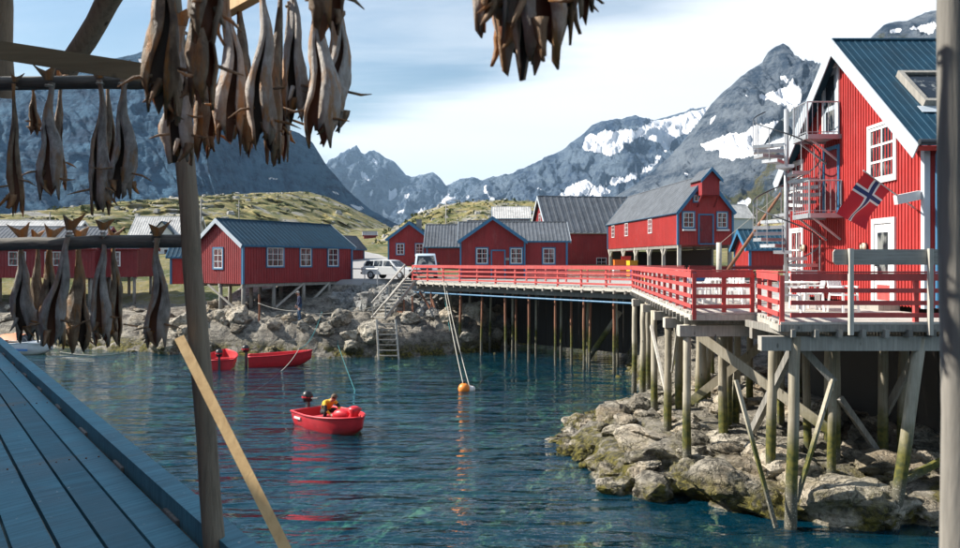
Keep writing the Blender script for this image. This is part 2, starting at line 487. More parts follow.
def m_ground():
    """one sheet: seabed, tidal rock, bank, gravel and grass by the stored masks"""
    t = NT('ground'); p = t.coord(True)
    a = t.noise(p, 0.35, 6, 0.6); b = t.noise(p, 2.6, 8, 0.68); c = t.noise(p, 13, 5, 0.7)
    lay = t.noise(t.map(p, (0.4, 0.4, 4.5), (0.25, 0.15, 0)), 1.3, 5, 0.6, 0.5)
    k = t.math('ADD', t.math('MULTIPLY', b, 0.5), t.math('ADD', t.math('MULTIPLY', lay, 0.3), t.math('MULTIPLY', c, 0.25)))
    rock = t.mix(t.ss(k, 0.36, 0.68), (0.07, 0.065, 0.055), (0.42, 0.385, 0.32))
    crack2 = t.ss(t.math('ABSOLUTE', t.math('SUBTRACT', t.noise(p, 1.3, 5, 0.6, 0.6), 0.5)), 0.0, 0.03)
    rock = t.mix(t.math('MULTIPLY', t.math('SUBTRACT', 1.0, crack2), 0.6), rock, (0.05, 0.045, 0.04))
    z = t.sep(p)[2]
    zz_ = t.math('ADD', z, t.math('MULTIPLY', t.math('SUBTRACT', t.noise(p, 0.9, 5), 0.5), 1.9))
    weed = t.mix(t.ss(t.noise(p, 7, 5), 0.35, 0.65), (0.022, 0.022, 0.006), (0.15, 0.13, 0.022))
    rock = t.mix(t.math('MULTIPLY', t.ss(zz_, 1.1, 0.35), t.ss(t.noise(p, 0.9, 5, 0.65), 0.40, 0.54)), rock, weed)
    sub = t.mix(t.ss(t.noise(p, 0.8, 7, 0.68), 0.40, 0.60), (0.035, 0.075, 0.02), (0.42, 0.47, 0.18))
    rock = t.mix(t.ss(z, 0.04, -0.2), rock, sub)
    gr = t.mix(t.ss(t.noise(p, 0.22, 8, 0.66), 0.38, 0.62), (0.075, 0.095, 0.022), (0.24, 0.20, 0.075))
    gr = t.mix(t.ss(t.noise(p, 1.7, 6, 0.7), 0.5, 0.68), gr, (0.27, 0.25, 0.20))
    col = t.mix(t.ss(t.math('ADD', t.attr('grass'), t.math('MULTIPLY', t.math('SUBTRACT', b, 0.5), 0.8)), 0.4, 0.6), rock, gr)
    road = t.mix(c, (0.27, 0.265, 0.26), (0.36, 0.355, 0.345))
    col = t.mix(t.ss(t.attr('road'), 0.4, 0.6), col, road)
    h = t.math('ADD', b, t.math('ADD', t.math('MULTIPLY', c, 0.35), t.math('MULTIPLY', lay, 0.6)))
    return t.pbr(col, 0.88, t.bump(t.math('MULTIPLY', h, t.math('SUBTRACT', 1.0, t.attr('road'))), 0.9, 0.26), 0.3)
M['ground'] = m_ground()

def m_mount(name, rc1, rc2, scale, veg1=(0.05, 0.062, 0.02), veg2=(0.14, 0.125, 0.05), snow=True, bm=0.085):
    t = NT(name); p = t.coord(True)
    q = t.map(p, (1.0 / scale,) * 3)
    g = t.noise(t.map(q, (3.0, 0.7, 1.0)), 3.0, 9, 0.66, 0.4)
    b = t.noise(q, 22.0, 10, 0.75)
    lay = t.noise(t.map(q, (0.8, 0.8, 6.0), (0.2, 0.3, 0)), 3.0, 7, 0.66, 0.5)
    k = t.math('ADD', t.math('MULTIPLY', g, 0.4), t.math('ADD', t.math('MULTIPLY', b, 0.35), t.math('MULTIPLY', lay, 0.3)))
    col = t.mix(t.ss(k, 0.42, 0.61), rc1, rc2)  # strong tone contrast stands in for shading on the mountain relief
    vg = t.mix(t.ss(t.noise(q, 14.0, 6, 0.7), 0.35, 0.65), veg1, veg2)
    vf = t.ss(t.math('ADD', t.attr('veg'), t.math('MULTIPLY', t.math('SUBTRACT', t.noise(q, 6.0, 8, 0.7), 0.5), 1.6)), 0.42, 0.58)
    col = t.mix(vf, col, vg)
    if not snow:
        shr = t.math('MULTIPLY', t.ss(t.noise(q, 22.0, 6, 0.7), 0.56, 0.62), t.ss(t.noise(q, 4.0, 3, 0.6), 0.45, 0.6))
        col = t.mix(shr, col, (0.035, 0.055, 0.016))
        col = t.mix(t.ss(t.noise(t.map(q, (1, 1, 3)), 30.0, 6, 0.75), 0.60, 0.68, 0, 0.8), col, (0.36, 0.35, 0.32))
    rough = 0.9
    h = t.math('ADD', t.math('MULTIPLY', g, 1.0), t.math('ADD', t.math('MULTIPLY', b, 0.7), lay))
    if snow:
        sn = t.math('ADD', t.attr('snow'), t.math('MULTIPLY', t.math('SUBTRACT', t.noise(q, 10.0, 9, 0.7), 0.5), 0.5))
        sf = t.ss(sn, 0.45, 0.53)
        col = t.mix(sf, col, (0.62, 0.64, 0.68))
        h = t.math('MULTIPLY', h, t.math('SUBTRACT', 1.0, t.math('MULTIPLY', sf, 0.85)))
    return t.pbr(col, rough, t.bump(h, 0.9, scale * bm), 0.2)

def m_water():
    t = NT('harbour_water'); p = t.coord(True)
    r1 = t.map(p, (0.42, 1.7, 1), (0, 0, R(-44)))
    a = t.noise(r1, 0.8, 3, 0.45, 0.7)
    a2 = t.noise(t.map(p, (0.5, 1.5, 1), (0, 0, R(-8))), 0.9, 3, 0.5, 0.4)
    a = t.math('ADD', t.math('MULTIPLY', a, 0.75), t.math('MULTIPLY', a2, 0.45))
    r2 = t.map(p, (0.8, 1.6, 1), (0, 0, R(14)))
    b = t.noise(r2, 2.6, 3, 0.55, 0.3)
    big = t.noise(p, 0.12, 3, 0.5)
    h = t.math('ADD', t.math('MULTIPLY', a, 1.0), t.math('MULTIPLY', b, 0.14))
    h = t.math('MULTIPLY', h, t.ss(big, 0.3, 0.7, 0.55, 1.25))
    nrm = t.bump(h, 1.0, 0.33)
    gl = t.n('ShaderNodeBsdfGlossy'); gl.inputs['Roughness'].default_value = 0.03
    gl.inputs['Color'].default_value = (0.95, 0.97, 1, 1)
    t.L(nrm, gl.inputs['Normal'])
    tr = t.n('ShaderNodeBsdfTransparent'); tr.inputs['Color'].default_value = (0.86, 0.95, 0.96, 1)
    df = t.n('ShaderNodeBsdfDiffuse'); df.inputs['Color'].default_value = (0.001, 0.082, 0.150, 1)
    m1 = t.n('ShaderNodeMixShader'); m1.inputs[0].default_value = 0.22
    t.L(tr.outputs[0], m1.inputs[1]); t.L(df.outputs[0], m1.inputs[2])
    fr = t.n('ShaderNodeFresnel'); fr.inputs['IOR'].default_value = 1.333
    t.L(nrm, fr.inputs['Normal'])
    m2 = t.n('ShaderNodeMixShader'); t.L(fr.outputs[0], m2.inputs[0])
    t.L(m1.outputs[0], m2.inputs[1]); t.L(gl.outputs[0], m2.inputs[2])
    t.L(m2.outputs[0], t.out.inputs['Surface'])
    va = t.n('ShaderNodeVolumeAbsorption'); va.inputs['Color'].default_value = (0.04, 0.62, 0.72, 1)
    va.inputs['Density'].default_value = 0.2
    t.L(va.outputs[0], t.out.inputs['Volume'])
    return t.m
M['water'] = m_water()

# ---------------------------------------------------------------- ground, water, hills, mountains
shore_px = [(-120, 347), (0, 345), (60, 347), (110, 350), (150, 352), (210, 355), (300, 357), (400, 357), (450, 354),
            (480, 352), (520, 345), (560, 342), (600, 343), (625, 350), (640, 385), (650, 402), (620, 412), (592, 424), (570, 440),
            (585, 462), (598, 478), (640, 494), (700, 491), (755, 508), (800, 512), (830, 520), (870, 512), (920, 524), (960, 524)]
SH = [gp(a, b) for a, b in shore_px]
LAND = [(-9000, 300), (-300, 75), (-70, 56)] + [(p.x, p.y) for p in SH] + [(16, 14.5), (40, 11), (300, -40), (9000, -300), (9000, 14000), (-9000, 14000)]
LAND = np.array(LAND, float)
def sdist(x, y):
    """signed distance to the water line, positive on land"""
    d = np.full(x.shape, 1e9); ins = np.zeros(x.shape, bool)
    n = len(LAND)
    for i in range(n):
        ax, ay = LAND[i]; bx, by = LAND[(i + 1) % n]
        ex, ey = bx - ax, by - ay
        t = np.clip(((x - ax) * ex + (y - ay) * ey) / (ex * ex + ey * ey), 0, 1)
        d = np.minimum(d, np.hypot(x - ax - t * ex, y - ay - t * ey))
        c = ((ay > y) != (by > y))
        with np.errstate(divide='ignore', invalid='ignore'):
            xi = ax + (y - ay) * ex / (ey if ey != 0 else 1e-9)
        ins ^= (c & (x < xi))
    return np.where(ins, d, -d)
def seg_d(x, y, pts):
    d = np.full(x.shape, 1e9)
    for (ax, ay), (bx, by) in zip(pts[:-1], pts[1:]):
        ex, ey = bx - ax, by - ay
        t = np.clip(((x - ax) * ex + (y - ay) * ey) / (ex * ex + ey * ey), 0, 1)
        d = np.minimum(d, np.hypot(x - ax - t * ex, y - ay - t * ey))
    return d
ROAD = [(-9, 57.5), (-9.6, 66), (-11.5, 78), (-16, 95), (-24, 118), (-30, 150)]
ROAD2 = [(-13, 58.8), (-9, 58.2), (0, 56.6), (6, 56.0), (11.8, 51.5), (14.3, 46), (15.8, 38)]
def terrain(x, y):
    x = np.asarray(x, float); y = np.asarray(y, float)
    s = sdist(x, y)
    sj = s + 0.5 * fbm(x * 0.55, y * 0.55, 4) * sstep(0, 2, np.abs(s) + 0.6)
    far = np.interp(sj, [-24, -14, -6, -2, -.4, 0, .5, 1.3, 3, 6, 9, 12, 40], [-9, -2.6, -1.1, -.55, -.3, 0, 1.2, 1.8, 2.0, 2.3, 3.1, DECK - .08, DECK])
    lowl = np.interp(sj, [-40, -14, -6, -2, -.4, 0, 1.5, 4, 8, 14, 24, 40], [-9, -5.0, -1.7, -.75, -.3, 0, .6, 1.2, 1.7, 2.6, 4.2, 4.6])
    wl = sstep(-17.0, -21.5, x)
    far = far * (1 - wl) + lowl * wl
    east = np.interp(sj, [-24, -12, -6, -2, -.5, 0, .5, 1.5, 4, 8, 13, 18, 30], [-9.5, -4.0, -1.7, -.7, -.35, 0, .38, .62, .85, 1.2, 3.0, DECK - .1, DECK])
    w = sstep(27, 36, y)
    z = east * (1 - w) + far * w
    rocky = sstep(14, 4, s) * sstep(-8, -1, s) + 0.2 * sstep(-1, -8, s)
    stepn = ridged(x * 0.55 + 3, y * 0.55, 5)
    z = z + rocky * ((0.34 + .3 * w) * (stepn - 0.45) + (0.22 + .2 * w) * fbm(x * 1.7, y * 1.7, 4))
    # ledges
    led = 0.32
    zq = np.floor(z / led + 0.5 * fbm(x * .4, y * .4, 2)) * led
    z = np.where(z > 0.05, z * 0.55 + (zq + led * 0.5) * 0.45, z)
    up = np.clip(y - 60, 0, 200) * 0.062 + np.clip(y - 260, 0, 400) * 0.01
    z = z + up * sstep(6, 16, s) + sstep(75, 130, y) * (1.2 * fbm(x * 0.05, y * 0.05, 5))
    r = np.minimum(seg_d(x, y, ROAD) - 2.6, seg_d(x, y, ROAD2) - 2.0)
    zr = DECK - .03 + np.clip(y - 60, 0, 200) * 0.062
    rw = sstep(1.3, 0.0, r)
    z = z * (1 - rw) + zr * rw
    return z, s, rw
def tz(x, y):
    return float(terrain(np.array([x]), np.array([y]))[0][0])
def axis(parts):
    out = []
    for a, b, st in parts:
        out.append(np.arange(a, b, st))
    return np.concatenate(out + [np.array([parts[-1][1]])])
gx = axis([(-9000, -1000, 1000), (-1000, -200, 80), (-200, -60, 7), (-60, -26, 1.1), (-26, 22, 0.24), (22, 60, 1.2), (60, 200, 8), (200, 1000, 80), (1000, 9000, 1000)])
gy = axis([(-600, -60, 90), (-60, 0, 8), (0, 13, 1.0), (13, 60, 0.24), (60, 130, 1.0), (130, 300, 6), (300, 1500, 100), (1500, 14000, 1250)])
GX, GY = np.meshgrid(gx, gy)
GZ, GS, GR = terrain(GX, GY)
def grid_mesh(name, X, Y, Z, mat, attrs=None, smooth=True):
    ny, nx = X.shape
    me = bpy.data.meshes.new(name)
    co = np.stack([X, Y, Z], -1).reshape(-1, 3)
    i = np.arange(ny * nx).reshape(ny, nx)
    q = np.stack([i[:-1, :-1], i[:-1, 1:], i[1:, 1:], i[1:, :-1]], -1).reshape(-1, 4)
    me.vertices.add(len(co)); me.vertices.foreach_set('co', co.ravel())
    me.loops.add(q.size); me.loops.foreach_set('vertex_index', q.ravel())
    me.polygons.add(len(q)); me.polygons.foreach_set('loop_start', np.arange(len(q)) * 4)
    me.polygons.foreach_set('use_smooth', np.full(len(q), smooth))
    me.update(); me.validate()
    for k, v in (attrs or {}).items():
        a = me.attributes.new(k, 'FLOAT', 'POINT'); a.data.foreach_set('value', np.asarray(v, np.float32).ravel())
    me.materials.append(mat)
    return me
grass = sstep(11, 17, GS) * sstep(52, 60, GY) + 0.0
grass = np.clip(grass + sstep(-18, -24, GX) * sstep(6, 12, GS) * 0.5, 0, 1)
ground = link('ground', grid_mesh('ground', GX, GY, GZ, M['ground'], {'grass': grass, 'road': GR}), None, (0, 0, 0))
tag(ground, 'rocky harbour shore with weedy sea floor, road and grass behind', None, None, 'structure')

wb = MB()
wb.add([(-9000, -3000, 0), (9000, -3000, 0), (9000, 3000, 0), (-9000, 3000, 0)], [(0, 1, 2, 3)])
water = wb.build('water', M['water'], None, (0, 0, 0), recalc=False)
tag(water, 'rippled blue green harbour water', None, None, 'structure')

def inpoly(px, py, poly):
    ins = np.zeros(px.shape, bool); n = len(poly)
    for i in range(n):
        ax, ay = poly[i]; bx, by = poly[(i + 1) % n]
        if ay == by: continue
        c = ((ay > py) != (by > py))
        ins ^= (c & (px < ax + (py - ay) * (bx - ax) / (by - ay)))
    return ins
def mountain(name, label, sil, Yr, Yf, zf, p, namp, freq, mat, nx=420, ny=150, seed=0.0, snow=(), vegf=None, jag=1.0, back=0.5, kind='structure', smooth=True):
    a = np.array(sil, float); diag = hasattr(Yr, '__len__')
    px = np.linspace(a[0, 0], a[-1, 0], nx)
    if diag:      # ridge that runs obliquely: distance given at both ends, foot 'Yf' metres out along fdir
        Yc = np.interp(px, [q[0] for q in Yr], [q[1] for q in Yr]); Yf = np.interp(px, [-560, 150, 300, 460], [340, 300, 115, 60]); fa_ = np.interp(px, [100, 320], [0.72, 0.40]); fdir = (fa_, -np.sqrt(1 - fa_ ** 2)); Yr = Yc
    X1 = (px - 480) * Yr / F
    py = np.interp(px, a[:, 0], a[:, 1])
    py = py + jag * (fbm(px * 0.06 + seed, px * 0 + seed, 5) * 2.2)
    Rz = EYE + (HY - py) * Yr / F
    v = np.concatenate([np.linspace(0, 1, ny) ** 0.9, 1 + back * np.linspace(0.05, 1, 14)])
    V, X = np.meshgrid(v, X1, indexing='ij')
    Rr = np.broadcast_to(Rz, V.shape)
    if diag:
        X = X + fdir[0] * Yf * (1 - V); Y = np.broadcast_to(Yc, V.shape) + fdir[1] * Yf * (1 - V)
        al = np.concatenate([[0], np.cumsum(np.hypot(np.diff(X1), np.diff(Yc)))])
        fx = np.broadcast_to(al, V.shape) / 1000 * freq; fy = V * Yf / 1000 * freq; Yr = 1000.0; span = Yf
    else:
        Y = Yf + (Yr - Yf) * V; span = Yr - Yf
        fx = X / Yr * freq; fy = Y / Yr * freq
    wx = fx + 0.35 * fbm(fx * 0.7 + seed, fy * 0.7, 3); wy = fy + 0.35 * fbm(fx * 0.7 - seed, fy * 0.7 + 5, 3)
    g = ridged(wx * 1.6 + seed, wy * (0.28 if diag else 0.45) + seed, 6, 0.62) - 0.5
    g = g + 0.35 * (ridged(wx * 5 + seed, wy * 2.2, 4, 0.6) - 0.5)
    Vc = np.clip(V, 0, 1)
    prof = np.where(V <= 1, Vc ** p, 1 - ((V - 1) / back) ** 1.3 * 0.9)
    env = np.where(V <= 1, (Vc ** 0.6) * (1 - Vc) ** 0.55 * 1.5, 0.25 * (V - 1) / back)
    H = Rr - zf
    Z = zf + H * prof + H * namp * env * g
    Y = Y + span * 0.10 * env * fbm(wx * 2.0 + 9, wy * 1.0, 5)
    PX = 480 + X * F / Y; PY = HY - (Z - EYE) * F / Y
    sn = np.zeros(V.shape)
    jx = PX + 5 * fbm(PX * .11 + seed, PY * .16, 5, .6); jy = PY + 4 * fbm(PX * .11 + 40, PY * .16 + seed, 5, .6)
    for po in snow:
        sn[inpoly(jx, jy, po) & (V <= 1.02)] = 1.0
    for _ in range(2):
        q = np.pad(sn, 1, mode='edge'); sn = (q[:-2, 1:-1] + q[2:, 1:-1] + q[1:-1, :-2] + q[1:-1, 2:] + 2 * q[1:-1, 1:-1]) / 6
    veg = vegf(PX, PY, V, Z) if vegf else np.zeros(V.shape)
    o = link(name, grid_mesh(name, X, Y, Z, mat, {'snow': sn, 'veg': veg}, smooth), None, (0, 0, 0))
    tag(o, label, None, None, kind)
    HF[name] = (X, Y, Z, V)
    return o
HF = {}
M['mt_left'] = m_mount('shade_blue_cliff_rock', (0.008, 0.045, 0.105), (0.075, 0.185, 0.295), 260)  # blue of the shaded face is put into the rock colour
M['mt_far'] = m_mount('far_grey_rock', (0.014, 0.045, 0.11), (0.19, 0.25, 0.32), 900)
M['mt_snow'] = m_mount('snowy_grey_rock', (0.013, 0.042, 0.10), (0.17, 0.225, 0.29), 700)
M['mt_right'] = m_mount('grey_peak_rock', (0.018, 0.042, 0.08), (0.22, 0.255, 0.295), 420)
M['hill'] = m_mount('hill_grass', (0.16, 0.155, 0.14), (0.38, 0.36, 0.32), 60, (0.085, 0.10, 0.03), (0.29, 0.235, 0.10), False, 0.008)

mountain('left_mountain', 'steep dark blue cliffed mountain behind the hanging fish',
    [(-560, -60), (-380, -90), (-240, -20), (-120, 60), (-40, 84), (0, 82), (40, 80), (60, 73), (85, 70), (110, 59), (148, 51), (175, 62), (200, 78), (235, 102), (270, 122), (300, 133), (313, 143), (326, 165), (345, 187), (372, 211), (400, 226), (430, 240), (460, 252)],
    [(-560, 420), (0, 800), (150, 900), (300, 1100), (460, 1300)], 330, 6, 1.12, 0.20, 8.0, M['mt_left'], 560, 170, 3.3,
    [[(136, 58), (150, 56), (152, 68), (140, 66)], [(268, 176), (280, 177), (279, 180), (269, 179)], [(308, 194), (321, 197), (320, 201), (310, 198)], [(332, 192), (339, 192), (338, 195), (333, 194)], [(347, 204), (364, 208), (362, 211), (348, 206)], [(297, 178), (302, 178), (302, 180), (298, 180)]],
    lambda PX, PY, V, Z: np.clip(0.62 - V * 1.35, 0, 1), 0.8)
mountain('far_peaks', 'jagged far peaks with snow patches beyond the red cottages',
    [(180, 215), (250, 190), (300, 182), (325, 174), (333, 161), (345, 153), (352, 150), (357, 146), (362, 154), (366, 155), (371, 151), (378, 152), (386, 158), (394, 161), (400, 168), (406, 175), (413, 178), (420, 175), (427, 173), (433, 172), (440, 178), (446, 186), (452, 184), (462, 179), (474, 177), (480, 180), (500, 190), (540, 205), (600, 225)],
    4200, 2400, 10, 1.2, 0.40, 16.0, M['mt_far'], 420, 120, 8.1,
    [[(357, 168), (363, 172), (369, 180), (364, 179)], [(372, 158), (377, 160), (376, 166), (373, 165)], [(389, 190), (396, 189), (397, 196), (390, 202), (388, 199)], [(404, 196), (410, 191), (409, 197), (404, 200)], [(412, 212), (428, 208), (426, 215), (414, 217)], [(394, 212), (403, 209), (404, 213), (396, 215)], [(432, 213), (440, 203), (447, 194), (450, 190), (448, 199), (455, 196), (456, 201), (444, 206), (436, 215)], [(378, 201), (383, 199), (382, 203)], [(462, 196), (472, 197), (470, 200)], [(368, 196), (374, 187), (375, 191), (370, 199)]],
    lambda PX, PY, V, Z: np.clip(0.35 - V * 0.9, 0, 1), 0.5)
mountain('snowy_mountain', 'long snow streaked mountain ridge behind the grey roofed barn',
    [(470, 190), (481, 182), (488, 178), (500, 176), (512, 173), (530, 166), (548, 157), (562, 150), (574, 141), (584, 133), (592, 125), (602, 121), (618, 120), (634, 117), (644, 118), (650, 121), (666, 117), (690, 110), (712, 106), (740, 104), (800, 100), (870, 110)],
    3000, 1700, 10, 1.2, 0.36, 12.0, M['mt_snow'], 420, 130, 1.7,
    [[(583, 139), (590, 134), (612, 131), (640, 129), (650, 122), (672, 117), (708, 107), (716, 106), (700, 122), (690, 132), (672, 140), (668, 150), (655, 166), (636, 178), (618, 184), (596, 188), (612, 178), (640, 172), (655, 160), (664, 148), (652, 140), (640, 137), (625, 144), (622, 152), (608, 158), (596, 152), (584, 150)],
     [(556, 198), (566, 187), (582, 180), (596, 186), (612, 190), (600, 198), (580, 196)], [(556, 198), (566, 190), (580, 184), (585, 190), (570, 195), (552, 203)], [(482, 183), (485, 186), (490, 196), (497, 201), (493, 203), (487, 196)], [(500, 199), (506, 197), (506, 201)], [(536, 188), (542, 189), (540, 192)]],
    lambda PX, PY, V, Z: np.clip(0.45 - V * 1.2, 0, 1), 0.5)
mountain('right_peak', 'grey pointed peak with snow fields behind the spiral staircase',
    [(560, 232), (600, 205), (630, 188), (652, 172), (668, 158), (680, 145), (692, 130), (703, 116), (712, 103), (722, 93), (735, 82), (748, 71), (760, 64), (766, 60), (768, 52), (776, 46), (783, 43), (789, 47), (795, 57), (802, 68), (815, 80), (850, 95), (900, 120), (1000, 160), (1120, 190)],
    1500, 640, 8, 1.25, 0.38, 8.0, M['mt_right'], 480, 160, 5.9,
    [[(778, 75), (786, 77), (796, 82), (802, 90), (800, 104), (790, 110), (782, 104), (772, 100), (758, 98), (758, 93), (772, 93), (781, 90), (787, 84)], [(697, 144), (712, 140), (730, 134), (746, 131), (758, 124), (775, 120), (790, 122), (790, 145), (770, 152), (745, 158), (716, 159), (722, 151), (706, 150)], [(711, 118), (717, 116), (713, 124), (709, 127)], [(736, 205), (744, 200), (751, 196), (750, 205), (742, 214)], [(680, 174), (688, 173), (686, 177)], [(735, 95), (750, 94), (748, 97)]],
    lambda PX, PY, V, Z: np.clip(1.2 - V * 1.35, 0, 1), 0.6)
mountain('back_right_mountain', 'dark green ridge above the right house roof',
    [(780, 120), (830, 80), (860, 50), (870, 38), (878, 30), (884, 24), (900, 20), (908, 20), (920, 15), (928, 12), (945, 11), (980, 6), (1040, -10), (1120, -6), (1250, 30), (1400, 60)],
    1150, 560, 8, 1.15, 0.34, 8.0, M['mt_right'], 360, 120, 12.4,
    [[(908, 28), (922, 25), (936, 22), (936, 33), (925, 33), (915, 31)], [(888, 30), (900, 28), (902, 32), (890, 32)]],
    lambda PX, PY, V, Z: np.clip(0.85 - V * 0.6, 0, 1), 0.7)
hv = lambda PX, PY, V, Z: np.full(V.shape, 0.60)
mountain('left_hillside', 'grassy rock-strewn slope at the foot of the dark mountain',
    [(-500, 236), (-200, 240), (60, 245), (90, 238), (130, 216), (150, 207), (200, 197), (260, 193), (310, 192), (330, 198), (352, 208), (385, 224), (400, 233), (425, 246)],
    300, 95, 3, 0.85, 0.085, 22.0, M['hill'], 320, 90, 2.2, (), hv, 0.5)
mountain('middle_hill', 'green and ochre grassy hill behind the red cottages',
    [(380, 240), (400, 226), (420, 212), (440, 206), (460, 202), (500, 200), (540, 201), (580, 204), (620, 208), (680, 216), (740, 224), (800, 236), (850, 250)],
    190, 100, 3, 0.8, 0.10, 20.0, M['hill'], 240, 80, 6.2, (), hv, 0.6)
mountain('right_hillside', 'scrubby stony slope beyond the warehouse',
    [(690, 250), (720, 236), (745, 226), (770, 220), (800, 214), (840, 206), (900, 200), (1000, 196), (1150, 200)],
    200, 75, 3, 0.9, 0.22, 26.0, M['hill'], 160, 60, 9.2, (), lambda PX, PY, V, Z: np.full(V.shape, 0.42), 0.6)

# loose rocks and boulders (pieces of the ground)
def rock_mesh(seed, mat, sub=4):
    rr = random.Random(seed)
    bm = bmesh.new(); bmesh.ops.create_icosphere(bm, subdivisions=sub, radius=1.0)
    pl = []
    for i in range(13):
        n = Vector((rr.gauss(0, 1), rr.gauss(0, 1), rr.gauss(0, 0.8))).normalized()
        pl.append((n, rr.uniform(0.62, 0.98)))
    from mathutils import noise as mn
    for v in bm.verts:
        d = v.co.normalized(); r = 1.15
        for n, k in pl:
            c = d.dot(n)
            if c > 0.05: r = min(r, k / c)
        r *= 1 + 0.16 * mn.noise(d * 2.0 + Vector((seed, 0, 0))) + 0.10 * mn.noise(d * 5 + Vector((0, seed, 0))) + 0.05 * mn.noise(d * 11 + Vector((0, 0, seed)))
        v.co = d * r
    me = bpy.data.meshes.new('rock'); bm.to_mesh(me); bm.free()
    me.materials.append(mat); smooth_angle(me, 28)
    return me
RM = [rock_mesh(i + 1, M['rock']) for i in range(7)]
BMs = [rock_mesh(i + 31, M['boulder']) for i in range(6)]
rk = random.Random(21)
def scatter(n, xr, yr, smin, smax, rng, mats, sink=0.25, flat=(0.5, 0.8), cond=None, name='rock', tilt=0.35):
    xs = np.array([rk.uniform(*xr) for _ in range(n)]); ys = np.array([rk.uniform(*yr) for _ in range(n)])
    zs, ss_, rw = terrain(xs, ys)
    for x, y, z, s, r_ in zip(xs, ys, zs, ss_, rw):
        if not (rng[0] < s < rng[1]) or r_ > 0.1: continue
        if cond and not cond(x, y, z): continue
        k = smin * (smax / smin) ** (rk.random() ** 1.5)
        sc = (k * rk.uniform(0.8, 1.35), k * rk.uniform(0.75, 1.2), k * rk.uniform(*flat))
        link(name, rk.choice(mats), ground, (x, y, z + sc[2] * (0.5 - sink)), (rk.uniform(-tilt, tilt), rk.uniform(-tilt, tilt), rk.uniform(0, 6.3)), sc)
scatter(260, (2, 12), (15, 30), 0.24, 0.7, (-0.5, 6), RM, 0.32, (0.32, 0.6))
scatter(190, (-20, 2), (43, 52), 0.35, 1.0, (-0.15, 2.2), RM, 0.42, (0.6, 1.0))
scatter(70, (-20, 1), (44, 53), 0.22, 0.5, (2.0, 5.5), RM, 0.25, (0.5, 0.8))
scatter(90, (-40, -18), (46, 60), 0.3, 0.9, (-0.3, 9), RM, 0.3, (0.4, 0.7))
# the boulder bank below the road, beside the cottage
scatter(230, (-9.8, -3.2), (48.5, 55.0), 0.35, 0.72, (3.0, 10.8), BMs, 0.1, (0.65, 0.95), lambda x, y, z: y > 48.5 + max(0, -6.5 - x) * 0.9, 'boulder', 0.8)
scatter(60, (-4, 9), (46, 54), 0.3, 0.6, (0.5, 9.5), BMs, 0.1, (0.65, 0.95), None, 'boulder', 0.8)
# stones lying on the near rocks at the water's edge, largest ones set by eye
for px, py, z, k in [(765, 495, .3, .8), (720, 478, .6, .75), (845, 500, .45, .8), (815, 492, .5, .9), (880, 505, .35, .8), (640, 452, .5, .55), (665, 462, .45, .6), (610, 470, .2, .5),
                     (690, 455, .6, .55), (585, 452, .15, .45), (650, 484, .2, .6), (622, 486, .1, .5), (598, 462, .12, .45), (700, 486, .25, .5), (742, 470, .6, .6), (760, 452, .9, .6), (790, 470, .7, .6)]:
    p = gp(px, py, z)
    link('rock', rk.choice(RM), ground, (p.x, p.y, z - 0.15 * k), (rk.uniform(-.2, .2), rk.uniform(-.2, .2), rk.uniform(0, 6)), (k * 1.25, k, k * 0.62))

# scrub and stones strewn over the grassy hills, too many to count
def strew(hname, label, n, smin, smax, mat, nm, bushy, seed):
    X, Y, Z, V = HF[hname]; rs = np.random.RandomState(seed); m = MB()
    ok = np.argwhere((V > .02) & (V < .99))
    dens = fbm(X * .06 + seed, Y * .06, 4)
    k = 0; tries = 0
    while k < n and tries < n * 8:
        tries += 1
        i, j = ok[rs.randint(len(ok))]
        if i + 1 >= X.shape[0] or j + 1 >= X.shape[1] or dens[i, j] < rs.uniform(-.5, .5): continue
        a, b = rs.rand(2); c = lambda Q: (Q[i, j] * (1 - a) + Q[i + 1, j] * a) * (1 - b) + (Q[i, j + 1] * (1 - a) + Q[i + 1, j + 1] * a) * b
        x, y, z = c(X), c(Y), c(Z); s_ = smin * (smax / smin) ** (rs.rand() ** 2); k += 1
        if bushy:
            for q in range(7):
                t = rs.rand() * 6.28; r_ = s_ * (.3 + .7 * rs.rand()); w = s_ * .55
                px_, py_, pz_ = x + math.cos(t) * r_ * .8, y + math.sin(t) * r_ * .8, z + s_ * rs.uniform(.1, .8)
                d1 = rs.normal(size=3); d1 /= np.linalg.norm(d1); d2 = rs.normal(size=3); d2 /= np.linalg.norm(d2)
                P = np.array((px_, py_, pz_)); m.add([P + d1 * w, P - d1 * w * .6 + d2 * w * .7, P - d1 * w * .5 - d2 * w * .7], [(0, 1, 2)])
        else:
            w = s_; hh_ = s_ * rs.uniform(.4, .8); r0 = rs.rand() * 6
            base = [(x + w * math.cos(r0 + u * 1.257) * rs.uniform(.7, 1.2), y + w * math.sin(r0 + u * 1.257) * rs.uniform(.7, 1.2), z - .2 * s_) for u in range(5)]
            top = [(x + (p[0] - x) * .55, y + (p[1] - y) * .55, z + hh_ * rs.uniform(.6, 1.1)) for p in base]
            m.add(base + top, [(u, (u + 1) % 5, 5 + (u + 1) % 5, 5 + u) for u in range(5)] + [(5, 6, 7, 8, 9)])
    o = m.build(nm, mat, None, m.v[0], recalc=not bushy); tag(o, label, None, None, 'stuff')
M['scrub'] = m_plain('scrub_leaves', (0.065, 0.08, 0.022), 0.8, 0, 0.45, 0.2, 0.4)
M['scree'] = m_plain('hill_stones', (0.30, 0.29, 0.265), 0.9, 0, 0.3, 0.2, 0.6)
strew('left_hillside', 'low green scrub scattered over the left hillside', 1500, .35, 1.3, M['scrub'], 'scrub', True, 3)
strew('left_hillside', 'grey stones strewn over the left hillside', 900, .3, 1.6, M['scree'], 'scree', False, 4)
strew('middle_hill', 'low green scrub scattered over the middle hill', 700, .3, 1.0, M['scrub'], 'scrub', True, 5)
